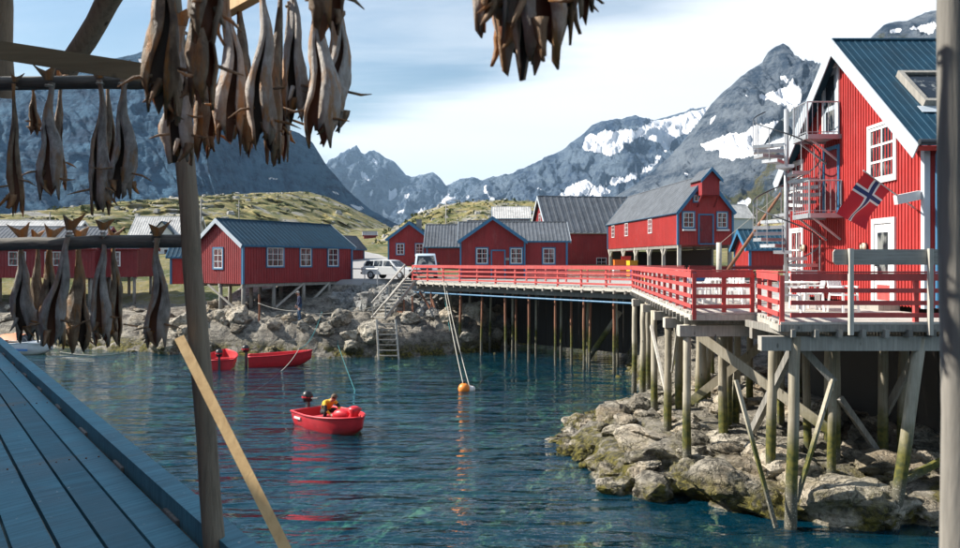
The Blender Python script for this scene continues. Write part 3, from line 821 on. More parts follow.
strew('middle_hill', 'grey stones strewn over the middle hill', 350, .25, 1.0, M['scree'], 'scree', False, 6)
strew('right_hillside', 'low green scrub on the slope beyond the warehouse', 500, .3, 1.0, M['scrub'], 'scrub', True, 7)
strew('right_hillside', 'grey stones strewn on the slope beyond the warehouse', 700, .3, 1.3, M['scree'], 'scree', False, 8)

# ---------------------------------------------------------------- buildings
class Fr:
    """local frame: u along, v across (to the left of u), w up"""
    def __init__(s, o, ang, z=0.0):
        s.o = Vector((o[0], o[1], z)); s.c = math.cos(ang); s.s = math.sin(ang)
    def __call__(s, u, v, w):
        return Vector((s.o.x + u * s.c - v * s.s, s.o.y + u * s.s + v * s.c, s.o.z + w))
def face_fn(fr, L, W, side):
    # returns f(a, b, out): a along the face, b up, out from the wall
    if side == 'v0': return lambda a, b, c: fr(a, -c, b)
    if side == 'v1': return lambda a, b, c: fr(a, W + c, b)
    if side == 'u0': return lambda a, b, c: fr(-c, a, b)
    return lambda a, b, c: fr(L + c, a, b)
def window(parent, f, a, b, w, h, cols=2, rows=3, frame=None, trim=None, trim_w=0.09, fw=0.06, mw=0.035, d=0.05, label=None):
    """a, b: lower left corner of the opening on face f"""
    frame = frame or M['white']
    m = MB()
    x0, x1, y0, y1 = a, a + w, b, b + h
    m.fbox(f, x0, x0 + fw, y0, y1, 0.005, d); m.fbox(f, x1 - fw, x1, y0, y1, 0.005, d)
    m.fbox(f, x0 + fw, x1 - fw, y0, y0 + fw, 0.005, d); m.fbox(f, x0 + fw, x1 - fw, y1 - fw, y1, 0.005, d)
    iw = (w - 2 * fw - (cols - 1) * mw) / cols; ih = (h - 2 * fw - (rows - 1) * mw) / rows
    for i in range(1, cols):
        x = x0 + fw + i * iw + (i - 1) * mw
        m.fbox(f, x, x + mw, y0 + fw, y1 - fw, 0.006, d - 0.008)
    for j in range(1, rows):
        y = y0 + fw + j * ih + (j - 1) * mw
        for i in range(cols):
            x = x0 + fw + i * (iw + mw)
            m.fbox(f, x, x + iw, y, y + mw, 0.007, d - 0.012)
    o = m.build('window', frame, parent)
    if label: o['label'] = label
    for i in range(cols):
        for j in range(rows):
            x = x0 + fw + i * (iw + mw); y = y0 + fw + j * (ih + mw)
            MB().fbox(f, x, x + iw, y, y + ih, 0.004, 0.018).build('pane', M['glass'], o)
    if trim:
        t = MB(); q = trim_w; e = d + 0.015
        t.fbox(f, x0 - q, x0, y0 - q, y1 + q, 0.003, e); t.fbox(f, x1, x1 + q, y0 - q, y1 + q, 0.003, e)
        t.fbox(f, x0, x1, y1, y1 + q, 0.003, e + 0.01); t.fbox(f, x0, x1, y0 - q, y0, 0.003, e + 0.01)
        t.build('trim', trim, o)
    return o
def door(parent, f, a, b, w, h, leaf, trim, panes=(), tw=0.1, handle=True):
    m = MB()
    m.fbox(f, a, a + w, b, b + h, 0.004, 0.03)
    n = 6
    for i in range(n):
        m.fbox(f, a + i * w / n + 0.01, a + (i + 1) * w / n - 0.01, b + 0.03, b + h - 0.03, 0.03, 0.036)
    o = m.build('door', leaf, parent)
    t = MB(); q = tw; e = 0.065
    t.fbox(f, a - q, a, b, b + h + q, 0.003, e); t.fbox(f, a + w, a + w + q, b, b + h + q, 0.003, e)
    t.fbox(f, a, a + w, b + h, b + h + q, 0.003, e + .01)
    t.build('door_frame', trim, o)
    for (x, y, pw, ph) in panes:
        MB().fbox(f, a + x, a + x + pw, b + y, b + y + ph, 0.036, 0.046).build('pane', M['glass'], o)
    if handle:
        MB().fbox(f, a + w * 0.84, a + w * 0.9, b + h * 0.45, b + h * 0.5, 0.036, 0.09).build('handle', M['dark_steel'], o)
    return o
def roof_slope(m, f2, L0, L1, S, rib, rh, th=0.05):
    """ribbed sheet: f2(u, s, n): u along the ridge, s down the slope, n off the surface"""
    us = []; u = L0; k = 0
    while u < L1 - 1e-6:
        e = min(rib, L1 - u)
        us += [(u, rh), (u + e * 0.28, rh), (u + e * 0.36, 0), (u + e * 0.92, 0)]
        u += e
    us.append((L1, rh))
    vs = []; fs = []
    for (u, n) in us:
        vs += [f2(u, 0, n), f2(u, S, n)]
    for i in range(len(us) - 1):
        fs.append((2 * i, 2 * i + 1, 2 * i + 3, 2 * i + 2))
    m.add(vs, fs)
    m.fbox(f2, L0, L1, 0, S - 0.005, -th, -0.004)
def house(name, label, cat, o, ang, L, W, z0, eave, rise, wall, roof, trim, wins=(), doors=(), ov_e=0.25, ov_g=0.3,
          rib=0.3, rh=0.025, batten=0.2, bw=0.05, bd=0.022, barge=None, corner=None, chim=None, group=None, sides=('v0', 'v1', 'u0', 'u1'), ridge_f=0.5, base_red=True, barge_w=0.2, pale_eave=False):
    """o: world xy of the corner u=0,v=0; wall base at z0"""
    fr = Fr(o, ang, z0)
    c = fr(L / 2, W / 2, 0)
    T = thing(name, label, cat, c, group)
    rv = W * ridge_f
    m = MB()
    pr = [(0, 0), (W, 0), (W, eave), (rv, eave + rise), (0, eave)]
    vs = [fr(0, v, w) for v, w in pr] + [fr(L, v, w) for v, w in pr]
    m.add(vs, [(0, 1, 2, 3, 4), (9, 8, 7, 6, 5)] + [(i, (i + 1) % 5, 5 + (i + 1) % 5, 5 + i) for i in range(5)])
    m.build('wall', wall, T)
    # battens
    if batten:
        bt = MB()
        for sd_ in sides:
            f = face_fn(fr, L, W, sd_); n = L if sd_[0] == 'v' else W
            k = int(n / batten)
            for i in range(1, k):
                a = i * n / k
                top = eave if sd_[0] == 'v' else eave + rise * (a / rv if a < rv else (W - a) / (W - rv))
                bt.fbox(f, a - bw / 2, a + bw / 2, -0.02, top - 0.01, 0.001, bd)
        bt.build('cladding_batten', wall, T, kind='stuff')
    # corner boards
    cm = corner or trim
    if cm:
        for u, v in ((0, 0), (L, 0), (0, W), (L, W)):
            q = 0.07
            MB().fbox(fr, u - q, u + q, v - q, v + q, -0.02, eave - 0.02).build('corner_board', cm, T)
    # roof
    slopes = []
    for sgn in (0, 1):
        run = rv if sgn == 0 else W - rv
        sl = math.hypot(run, rise); dv, dw = run / sl, rise / sl
        S = sl + ov_e / dv * 1.0
        if sgn == 0: f2 = lambda u, s, n, dv=dv, dw=dw: fr(u, rv - s * dv - n * dw, eave + rise - s * dw + n * dv + 0.09)
        else: f2 = lambda u, s, n, dv=dv, dw=dw: fr(u, rv + s * dv + n * dw, eave + rise - s * dw + n * dv + 0.09)
        r = MB(); roof_slope(r, f2, -ov_g, L + ov_g, S, rib, rh)
        ro = r.build('roof_slope', roof, T)
        slopes.append((f2, S, ro))
        for g, (u0, u1) in enumerate(((-ov_g - 0.03, -ov_g - 0.0), (L + ov_g, L + ov_g + 0.03))):
            b = MB(); b.fbox(f2, u0, u1, -0.02, S + 0.02, -barge_w, 0.035)
            b.build('bargeboard', barge or trim, T)
        e = MB(); e.fbox(f2, -ov_g, L + ov_g, S - 0.001, S + 0.025, -0.13, 0.0)
        e.build('eave_board', (M['pale'] if pale_eave else (trim or wall)), T)
    ct_ = math.hypot(rv, rise) / rv; sl_ = rise / rv; zt_ = eave + rise + .09 + .037 * ct_; bwz = (barge_w + .037) * ct_; d_ = .22
    if abs(ridge_f - .5) < 1e-3:
        po = [(rv, zt_), (rv - d_, zt_ - d_ * sl_), (rv - d_, zt_ - d_ * sl_ - bwz), (rv, zt_ - bwz), (rv + d_, zt_ - d_ * sl_ - bwz), (rv + d_, zt_ - d_ * sl_)]
        for ua, ub_ in ((-ov_g - .036, -ov_g + .003), (L + ov_g - .003, L + ov_g + .036)):
            ap = MB(); ap.add([fr(ua, v, w) for v, w in po] + [fr(ub_, v, w) for v, w in po], [(0, 1, 2, 3), (0, 3, 4, 5), (9, 8, 7, 6), (11, 10, 9, 6)] + [(i, (i + 1) % 6, 6 + (i + 1) % 6, 6 + i) for i in range(6)])
            ap.build('apex_board', barge or trim or wall, T)
    rc = MB()
    rc.tube([fr(-ov_g, rv, eave + rise + 0.10), fr(L + ov_g, rv, eave + rise + 0.10)], 0.06, 6)
    rc.build('ridge_cap', roof, T)
    for w in wins:
        sd_, a, b, ww, hh = w[:5]
        k = dict(cols=2, rows=3, trim=trim); k.update(w[5] if len(w) > 5 else {})
        window(T, face_fn(fr, L, W, sd_), a, b, ww, hh, **k)
    for dd in doors:
        door(T, face_fn(fr, L, W, dd[0]), *dd[1:])
    if chim:
        u, v, h = chim
        zc_ = eave + rise * (v / rv if v < rv else (W - v) / (W - rv))
        ch = MB(); ch.fbox(fr, u - .25, u + .25, v - .25, v + .25, zc_ - .3, zc_ + h); ch.fbox(fr, u - .3, u + .3, v - .3, v + .3, zc_ + h, zc_ + h + .08)
        ch.build('chimney', M['concrete'], T)
    return T, fr, slopes
def stilts(T, fr, pts, z0, r=0.12, mat=None, name='stilt', square=False):
    for u, v in pts:
        p = fr(u, v, 0); g = tz(p.x, p.y) - 0.25
        m = MB()
        if square: m.box((p.x, p.y, (z0 + g) / 2), (2 * r, 2 * r, z0 - g), math.atan2(fr.s, fr.c))
        else: m.tube([(p.x, p.y, g), (p.x, p.y, (g + z0) / 2), (p.x, p.y, z0)], [r * 1.05, r, r * .95], 10)
        m.build(name, mat or M['grey_wood'], T, smooth=not square)

# --- red cottage on stilts, left of centre
c0 = Vector(((243 - 480) * 48 / F, 48.0)); c1 = Vector(((351.5 - 480) * 56 / F, 56.0))
dirv = (c1 - c0); Lc = dirv.length; angc = math.atan2(dirv.y, dirv.x)
zc0 = EYE - 22 * 48 / F
Wc = 5.0
T, fr, _ = house('stilt_cottage', 'red board cottage with blue roof standing on stilts above the shore', 'house', c0, angc, Lc, Wc, zc0, 2.55, 1.62,
    M['red2'], M['roof_teal'], M['blue'],
    wins=[('v0', 1.9, 1.12, 1.35, 1.25, dict(cols=3, rows=3)), ('v0', 4.75, 1.12, 0.98, 1.25), ('v0', 7.35, 1.12, 0.98, 1.25), ('u0', 2.05, 1.0, 0.95, 1.30)],
    ov_e=0.22, ov_g=0.25, rib=0.35, batten=0.21, barge=M['pale'], corner=M['blue'], barge_w=0.24)
stilts(T, fr, [(u, v) for u in (0.15, 2.6, 5.2, 7.6, Lc - .2) for v in (0.15, 2.5, Wc - .2)], zc0, 0.13)
for (u0, w0, u1, w1) in ((2.6, -1.7, 5.2, -.05), (5.2, -1.9, 7.6, -.05)):
    MB().bar(fr(u0, .1, w0), fr(u1, .1, w1), .12, .12).build('brace', M['pale_wood'], T)
MB().bar(fr(-.02, .4, -1.8), fr(-.02, 3.6, -.1), .1, .1).build('brace', M['grey_wood'], T)
for v in (0.15, 2.5, Wc - .2):
    MB().bar(fr(0, v, -.12), fr(Lc, v, -.12), .16, .2).build('floor_beam', M['grey_wood'], T)
# low red annex left of the stilt cottage
p = at(171, 284, 54)
house('red_annex', 'small red annex with blue roof behind the log post, left of the stilt cottage', 'house', (p.x, p.y), R(12), 3.2, 3.4, p.z, 2.0, 0.9, M['red'], M['roof_teal'], M['blue'], batten=0.22)
# house cluster at the far left, behind the fish
p = at(-62, 278, 58)
T, fr, _ = house('long_red_house', 'long dark red house with grey roof behind the hanging fish at far left', 'house', (p.x, p.y), R(5), 11.6, 6, p.z, 2.35, 1.7, M['dark_red'], M['roof_grey'], M['dark_red'],
    wins=[('v0', 5.2, 0.95, 1.3, 1.1, dict(cols=2, rows=2, trim=None)), ('v0', 7.9, 0.95, 1.3, 1.1, dict(cols=2, rows=2, trim=None)), ('v0', 1.5, 0.95, 1.3, 1.1, dict(cols=2, rows=2, trim=None))], batten=0.24)
stilts(T, fr, [(u, v) for u in (0.3, 3, 6, 9, 11.3) for v in (.3, 3, 5.7)], p.z, .13)
p = at(84, 277, 60)
T, fr, _ = house('red_boat_shed', 'dark red shed with blue roof next to the long red house', 'house', (p.x, p.y), R(4), 4.1, 4.2, p.z, 2.3, 1.0, M['dark_red'], M['roof_teal'], M['dark_red'],
    wins=[('v0', 2.2, 0.9, 0.6, 1.1, dict(cols=2, rows=3, trim=M['white'], trim_w=.05))], batten=0.24)
stilts(T, fr, [(u, v) for u in (0.3, 2, 3.8) for v in (.3, 3.9)], p.z, .12)
p = at(-30, 262, 72)
house('back_red_house', 'red house half hidden behind the long grey roof at far left', 'house', (p.x, p.y), R(8), 9, 6, p.z - 2, 4.5, 1.6, M['red2'], M['roof_pale'], M['white'], batten=0.3)
p = at(100, 262, 70)
house('blue_roofed_house', 'low red house with blue gable behind the red shed at left', 'house', (p.x, p.y), R(95), 6, 3.6, p.z - 1.4, 2.5, 1.2, M['dark_red'], M['roof_teal'], M['blue'], batten=0.3)
# white house with pale roof behind the log post
p = at(130, 262, 92)
T, fr, sl = house('white_house', 'white house with pale grey roof and small gable behind the log post', 'house', (p.x, p.y), R(6), 7.6, 6, p.z - 1.0, 4.1, 2.6, M['white'], M['roof_pale'], M['white'],
    wins=[('v0', 4.0, 1.4, 1.1, 1.2, dict(cols=2, rows=2, trim=None)), ('v0', 5.8, 1.4, 1.1, 1.2, dict(cols=2, rows=2, trim=None))], batten=0)
d = MB()   # wall dormer: a small gable in the roof
pr = [(2.6, 3.6), (5.0, 3.6), (5.0, 4.6), (3.8, 5.9), (2.6, 4.6)]
d.add([fr(a, -.1, b) for a, b in pr] + [fr(a, 2.6, b) for a, b in pr], [(0, 1, 2, 3, 4), (9, 8, 7, 6, 5)] + [(i, (i + 1) % 5, 5 + (i + 1) % 5, 5 + i) for i in range(5)])
dm = d.build('dormer', M['white'], T)
for sg in (-1, 1):
    r_ = MB(); f2 = lambda a, b, c, sg=sg: fr(3.8 + sg * a * .7, b, 6.0 - a * .76 + c)
    r_.fbox(f2, 0, 2.0, -.35, 2.6, 0.0, .06); r_.build('dormer_roof', M['roof_teal'], dm)
# small grey building and tiny red hut beside the road
p = at(336, 262, 82)
house('grey_shed', 'small dark shed with grey roof just right of the stilt cottage', 'shed', (p.x, p.y), R(62), 5.0, 2.6, p.z - 1.5, 3.1, 1.3, M['dark_red'], M['roof_grey'], M['blue'], batten=0.3)
p = at(364, 241, 150)
house('distant_red_hut', 'tiny distant red hut on the grass beyond the road', 'hut', (p.x, p.y), R(10), 2.4, 2.5, p.z - .3, 1.5, 0.7, M['red2'], M['roof_grey'], None, batten=0)
# gabled red cottage beyond the cars
p = at(388, 266, 74)
T, fr, _ = house('small_gable_house', 'small red house with blue bargeboards and two windows behind the cars', 'house', (p.x + 4.15, p.y + .3), R(88), 7, 4.15, p.z, 2.75, 1.55, M['red2'], M['roof_teal'], M['blue'],
    wins=[('u0', 0.72, 1.15, 0.72, 1.05), ('u0', 2.62, 1.15, 0.72, 1.05)], chim=(1.6, 1.3, .9), batten=.22, ov_e=.3, barge_w=.22)
# link building with grey roof
p = at(427, 272, 70)
house('link_building', 'low red link building with grey roof between the two red cottages', 'house', (p.x, p.y), R(0), 6.0, 5, p.z - .1, 2.55, 2.0, M['red2'], M['roof_grey'], M['blue'],
    batten=.24, barge=M['pale'])
# red cottage with blue framed door: front wall with a gable
p = at(461.5, 280, 57)
T, fr, _ = house('door_cottage', 'red cottage with blue framed door and three windows behind the boardwalk', 'house', (p.x, p.y), R(0), 8.0, 5.2, p.z, 2.95, 1.5, M['red2'], M['roof_grey'], M['blue'],
    wins=[('v0', 6.2, 1.25, 0.86, 1.15)], batten=.2, ov_e=.12, barge=M['pale'])
bay = .3      # gabled bay, a little proud of the front wall
gq = MB(); pr = [(-.06, -.02), (4.78, -.02), (4.78, 2.95), (2.36, 4.62), (-.06, 2.95)]
gq.add([fr(a, -bay, b) for a, b in pr] + [fr(a, 2.6, b) for a, b in pr], [(0, 1, 2, 3, 4), (9, 8, 7, 6, 5)] + [(i, (i + 1) % 5, 5 + (i + 1) % 5, 5 + i) for i in range(5)])
gg = gq.build('front_gable', M['red2'], T)
fb0 = lambda a, b, c: fr(a, -bay - c, b)
bt = MB()
for k in range(1, 24):
    a = -.06 + k * .2; bt.fbox(fb0, a - .025, a + .025, 0, 2.95 + 1.67 * (1 - abs(a - 2.36) / 2.42) - .02, .001, .022)
bt.build('cladding_batten', M['red2'], gg, kind='stuff')
for a in (-.06, 4.78): MB().fbox(fr, a - .06, a + .06, -bay - .06, -bay + .06, -.02, 2.9).build('corner_board', M['blue'], gg)
window(T, fb0, 1.15, 1.25, 0.82, 1.15, trim=M['blue']); window(T, fb0, 3.72, 1.25, 0.86, 1.15, trim=M['blue'])
door(T, fb0, 2.32, 0.0, 0.92, 2.2, M['red2'], M['blue'])
for sg in (-1, 1):
    f2 = lambda a, b, c, sg=sg: fr(2.36 + sg * a * .82, b, 4.74 - a * .575 + c)
    MB().fbox(f2, 0, 3.15, -.72, 2.6, 0, .06).build('gable_roof', M['roof_grey'], gg)
    MB().fbox(f2, -.02, 3.18, -.76, -.72, -.2, .08).build('bargeboard', M['blue'], gg)
MB().fbox(fb0, 2.05, 2.15, 1.75, 1.95, .03, .12).build('wall_lamp', M['black'], gg)
MB().fbox(fb0, 3.32, 3.62, 1.5, 1.68, .03, .05).build('name_board', M['grey_wood'], gg)
# grey roofs behind
p = at(470, 262, 82)
house('low_grey_roof_house', 'low building with dark grey roof behind the door cottage', 'house', (p.x, p.y), R(0), 6.4, 5, p.z - .6, 3.1, 2.1, M['dark_red'], M['roof_grey'], M['blue'], batten=0)
p = at(494, 240, 98)
house('pale_roof_house', 'house with pale weathered roof and blue gable edge behind the door cottage', 'house', (p.x, p.y), R(0), 4.6, 4, p.z - 1.5, 4.4, 1.5, M['red2'], M['roof_pale'], M['blue'], batten=0)
# barn with big grey roof
p = at(549, 262, 76)
T, fr, _ = house('grey_roof_barn', 'large red barn with big grey sheet roof left of the warehouse', 'barn', (p.x, p.y), R(10), 9.5, 7.2, DECK + .5, 3.9, 3.75, M['red2'], M['roof_grey'], M['pale'],
    wins=[('u0', 3.2, 4.6, 0.8, 1.3, dict(cols=2, rows=3, trim=None)), ('v0', 5.0, 0.3, 1.1, 0.9, dict(cols=2, rows=2, trim=None))], batten=.26, rib=.7, rh=.03, barge_w=.25)
# warehouse on posts with hoist dormer
wx0, wy0 = (676 - 480) * 55 / F, 55.0
wW = 4.15; wL = 18.5; wz = EYE + 17.3 * 55 / F
T, fr, sl = house('hoist_warehouse', 'red warehouse raised on posts with a hoist dormer on its gable', 'warehouse', (wx0 + wW, wy0), R(96), wL, wW, wz, 2.45, 2.55, M['red'], M['roof_grey'], M['blue'],
    wins=[('v1', 5.6, 1.05, 0.95, 1.15, dict(cols=2, rows=3, trim=None)), ('v1', 12.0, 1.05, 0.95, 1.15, dict(cols=2, rows=3, trim=None)), ('v1', 16.2, 1.05, 0.95, 1.15, dict(cols=2, rows=3, trim=None)),
          ('u0', 0.45, 1.25, 0.72, 1.1), ('u0', 2.95, 1.25, 0.82, 1.1), ('u0', 2.6, 3.15, 0.34, 0.45, dict(cols=1, rows=1))],
    doors=[('u0', 1.55, 0.1, 0.98, 2.05, M['dark_red'], M['blue'])], batten=.2, ov_e=.18, ov_g=.25, corner=M['blue'], barge_w=.2, rib=.4)
WH = T
# hoist dormer: a little gabled box projecting over the door
dz = MB(); pr = [(1.42, 3.55), (2.72, 3.55), (2.72, 4.65), (2.07, 5.35), (1.42, 4.65)]
dz.add([fr(-.95, a, b) for a, b in pr] + [fr(1.2, a, b) for a, b in pr], [(0, 1, 2, 3, 4), (9, 8, 7, 6, 5)] + [(i, (i + 1) % 5, 5 + (i + 1) % 5, 5 + i) for i in range(5)])
dd = dz.build('hoist_dormer', M['red2'], T)
for sg in (-1, 1):
    f2 = lambda a, b, c, sg=sg: fr(b, 2.07 + sg * a * .68, 5.44 - a * .73 + c)
    MB().fbox(f2, 0, 1.18, -1.2, 1.2, 0, .06).build('dormer_roof', M['roof_grey'], dd)
    MB().fbox(f2, -.02, 1.2, -1.25, -1.2, -.17, .08).build('bargeboard', M['blue'], dd)
for a in (1.44, 2.70):
    MB().bar(fr(-.9, a, 3.55), fr(-.05, a, 2.75), .09, .09).build('bracket', M['dark_red'], dd)
MB().fbox(fr, -.45, -.05, 1.45, 2.65, .0, .08).build('sill_shelf', M['blue'], T)
MB().fbox(fr, -.28, -.06, .35, 1.25, 1.0, 1.12).build('flower_box', M['white'], T)
MB().fbox(fr, -.28, -.06, 2.9, 3.85, 1.0, 1.12).build('flower_box', M['white'], T)
for u in (0.15, 3.4, 6.8, 10.3, 13.9, wL - .3):
    for v in (.15, wW - .15):
        p = fr(u, v, 0); g = tz(p.x, p.y) - .2
        o = MB().box((p.x, p.y, (g + wz) / 2), (.24, .24, wz - g)).build('post', M['pale_wood'] if v > 1 else M['grey_wood'], T)
        if v > 1 and u > 1:
            for sg in (-1, 1):
                MB().bar(fr(u, v, -.85), fr(u + sg * .7, v, -.04), .13, .13).build('knee_brace', M['pale_wood'], T)
for v in (.15, wW - .15):
    MB().bar(fr(0, v, -.13), fr(wL, v, -.13), .2, .22).build('floor_beam', M['grey_wood'], T)
MB().fbox(fr, 3.0, wL - .2, .30, .36, -wz + DECK + .1, -.27).build('undercroft_shade_panel', M['shade_dark'], T)  # dark panels added to stand in for the undercroft's shade
MB().fbox(fr, wL - .5, wL - .44, .37, wW - .3, -wz + DECK + .1, -.27).build('undercroft_shade_panel', M['shade_dark'], T)
# far right small things
p = at(750, 265, 46)
house('red_hut', 'small red hut with blue roof seen between warehouse and spiral stairs', 'hut', (p.x, p.y), R(-4), 3.4, 3.4, p.z - .3, 1.35, 1.1, M['red'], M['roof_teal'], M['blue'], batten=.22)
p = at(727, 238, 120)
house('pale_house', 'pale grey house with light roof on the slope right of the warehouse', 'house', (p.x, p.y), R(20), 5.0, 4, p.z - .6, 4.0, 2.1, M['pale'], M['roof_pale'], M['white'], batten=0)

# --- the large red house on the right
HX = 10.75; HY0, HY1 = 18.1, 26.0
HZ = DECK + 0.14
hW = HY1 - HY0; hL = 13.0
# u points right (+X), v away from the camera
T, fr, sl = house('large_red_house', 'large red board house with dark blue roof at right, gable turned to the terrace', 'house', (HX, HY0), 0.0, hL, hW, HZ, 4.12, 3.42, M['red'], M['roof_teal'], None,
    batten=.145, bw=.045, bd=.025, ov_e=.40, ov_g=.4, rib=.21, rh=.014, barge=M['pale'], corner=None, barge_w=.34)
BH = T
gf = face_fn(fr, hL, hW, 'u0')
ya = lambda px: HX * F / (px - 480) - HY0      # column on the gable wall -> distance along it
MB().fbox(fr, -.06, .08, -.06, .09, -.02, 4.1).build('corner_board', M['pale'], T)
MB().fbox(fr, -.06, .08, hW - .09, hW + .06, -.02, 4.1).build('corner_board', M['pale'], T)
MB().tube([fr(.22, -.12, 0), fr(.22, -.12, 3.7), fr(.22, -.38, 4.0)], .05, 8).build('downpipe', M['blue'], T)
MB().tube([fr(-.45, -.52, 3.93), fr(hL + .4, -.52, 3.93)], .07, 8).build('gutter', M['dark_steel'], T)
# loft door, red door, windows
door(T, gf, ya(838.5), 9.42 - HZ, ya(825.5) - ya(838.5), 2.05, M['pale'], M['white'], [(.18, .95, .55, .9), (.18, .2, .55, .6)], .12)
door(T, gf, ya(839), 7.06 - HZ, ya(826) - ya(839), 1.95, M['red2'], M['blue'], [], .11)
window(T, gf, ya(896.5), 7.80 - HZ, ya(870.5) - ya(896.5), 1.45, 2, 3, M['white'], M['white'], .08, .09, .06)
window(T, gf, ya(803), 7.52 - HZ, ya(791.5) - ya(803), 1.42, 2, 3, M['white'], M['white'], .08, .08, .05)
window(T, gf, ya(803.5), 4.72 - HZ, ya(792) - ya(803.5), 1.95, 2, 3, M['white'], M['white'], .08, .08, .05)
dr = door(T, gf, ya(893.5), 0.06, ya(876) - ya(893.5), 2.08, M['white'], M['white'], [(.2, 1.22, .5, .62), (.2, .62, .5, .42)], .14)
MB().fbox(gf, ya(893.5) + .12, ya(876) - .12, .1, .5, .037, .043).build('kick_panel', M['rail'], dr)
MB().fbox(gf, ya(893.5) - .3, ya(876) + .3, -.14, .03, .0, .55).build('door_step', M['grey_wood'], T)
# blue box on the shaded front wall
MB().fbox(fr, .75, 1.75, -.35, -.02, 2.05, 2.75).build('wall_cabinet', M['blue'], T)
window(T, face_fn(fr, hL, hW, 'v0'), 4.2, 1.2, 1.1, 1.3, 2, 2, M['white'], M['white'])
# skylight on the front slope
f2, S, ro = sl[0]
sk = MB(); u0, u1, s0, s1 = .5, 1.65, 2.3, 3.95
sk.fbox(f2, u0, u0 + .12, s0, s1, .0, .2); sk.fbox(f2, u1 - .12, u1, s0, s1, .0, .2)
sk.fbox(f2, u0 + .12, u1 - .12, s0, s0 + .12, .0, .2); sk.fbox(f2, u0 + .12, u1 - .12, s1 - .12, s1, .0, .2)
so = sk.build('skylight', M['grey_wood'], T)
MB().fbox(f2, u0 + .12, u1 - .12, s0 + .12, s1 - .12, .1, .13).build('skylight_pane', M['glass'], so)
MB().fbox(f2, u0 - .15, u1 + .15, s1, s1 + .3, .032, .045).build('flashing', M['pale'], so)
# block under the house, coloured dark to stand in for the shade there
MB().fbox(fr, .6, hL - .2, .5, hW - .2, -4.3, -.02).build('shade_dark_base', M['shade_dark'], T)
# wall lamps
def wall_lamp(px, z, label):
    y = HX * F / (px - 480)
    o = thing('wall_lamp', label, 'lamp', (HX - .03, y, z))
    b = MB(); b.tube([(HX - .03, y, z), (HX - .07, y, z)], .12, 14); b.build('lamp_base', M['black'], o)
    g = MB(); g.tube([(HX - .07, y, z), (HX - .11, y, z), (HX - .16, y, z), (HX - .19, y, z)], [.115, .11, .08, .02], 14); g.build('lamp_glass', M['lamp_glass'], o, smooth=True)
    for k in (-.05, .05):
        MB().bar((HX - .18, y + k, z - .12), (HX - .18, y + k, z + .12), .012, .02, (1, 0, 0)).build('guard_bar', M['black'], o)
wall_lamp(867, EYE + .42, 'round wall lamp left of the white door on the large red house')
wall_lamp(806, EYE + .46, 'round wall lamp beside the lower window near the spiral stairs')

# ---------------------------------------------------------------- boardwalk, terrace and railings
V2 = lambda x, y: Vector((x, y))
A = V2(-4.5, 49.6); B = V2(7.3, 36.0); C = V2(5.25, 18.6); D = V2(6.87, 18.6); E = V2(6.24, 15.6); G0 = V2(17.5, 15.6)
A2 = V2(-3.6, 56.4); B2 = V2(11.4, 41.5); C2 = V2(10.4, 27.0)
BW = thing('boardwalk', 'long wooden boardwalk and terrace on piles along the water', 'boardwalk', (6, 20, 0))
def plank_fill(poly_l, poly_r, n, th=0.05, gap=0.012):
    """planks laid across between two edges (lists of 2 points)"""
    m = MB()
    for i in range(n):
        t0 = i / n; t1 = (i + 1) / n
        a0 = poly_l[0].lerp(poly_l[1], t0); a1 = poly_l[0].lerp(poly_l[1], t1)
        b0 = poly_r[0].lerp(poly_r[1], t0); b1 = poly_r[0].lerp(poly_r[1], t1)
        g = gap / max(0.01, (a1 - a0).length)
        a1 = a0.lerp(a1, 1 - g); b1 = b0.lerp(b1, 1 - g)
        jl = rnd.uniform(-.03, .05)
        e = (a0 - b0).normalized() * jl; a0 = a0 + e; a1 = a1 + e
        z = DECK + rnd.uniform(-.004, .004)
        pts = [a0, a1, b1, b0]
        m.add([(p.x, p.y, z - th) for p in pts] + [(p.x, p.y, z) for p in pts], [(3, 2, 1, 0), (4, 5, 6, 7), (0, 1, 5, 4), (1, 2, 6, 5), (2, 3, 7, 6), (3, 0, 4, 7)])
    return m
def deck_part(l, r, w=.13):
    n = max(2, int((l[1] - l[0]).length / w))
    o = plank_fill(l, r, n).build('deck_planks', M['deck'], BW, kind='stuff')
    return o
deck_part([A, B], [A2, B2])
deck_part([B, C], [B2, V2(10.7, 18.6)])
# terrace in front of the house: planks run left-right, laid front to back
deck_part([E + V2(0, 0), D], [V2(17.5, 15.6), V2(17.5, 18.02)], .13)
MB().box((10.6, 22.6, DECK - .032), (.2, 8.8, .05)).build('deck_edge', M['deck'], BW)
def edge_beam(p, q, dz_, w, h, mat, inset=.0, nm='beam'):
    MB().bar((p.x, p.y, DECK - dz_), (q.x, q.y, DECK - dz_), w, h).build(nm, mat, BW)
for p, q in ((A, B), (B, C), (C, D), (D, E), (E, G0)):
    edge_beam(p, q, .13, .06, .14, M['pale_wood'] if p is not E else M['grey_wood'], nm='edge_board')
# joist ends along the outer edges
def joists(p, q, n, inward, L, z=.2):
    for i in range(n):
        t = (i + .5) / n; s = p.lerp(q, t); e = s + inward * L; s = s - inward * .12
        MB().bar((s.x, s.y, DECK - z - .03), (e.x, e.y, DECK - z - .03), .09, .16).build('joist', M['grey_wood'], BW)
nAB = V2(-(B - A).y, (B - A).x).normalized(); nBC = V2((B - C).y, -(B - C).x).normalized()
joists(A, B, 26, nAB, 4.6); joists(C, B, 24, nBC, 4.2); joists(E, V2(13, 15.6), 14, V2(0, 1), 2.6)
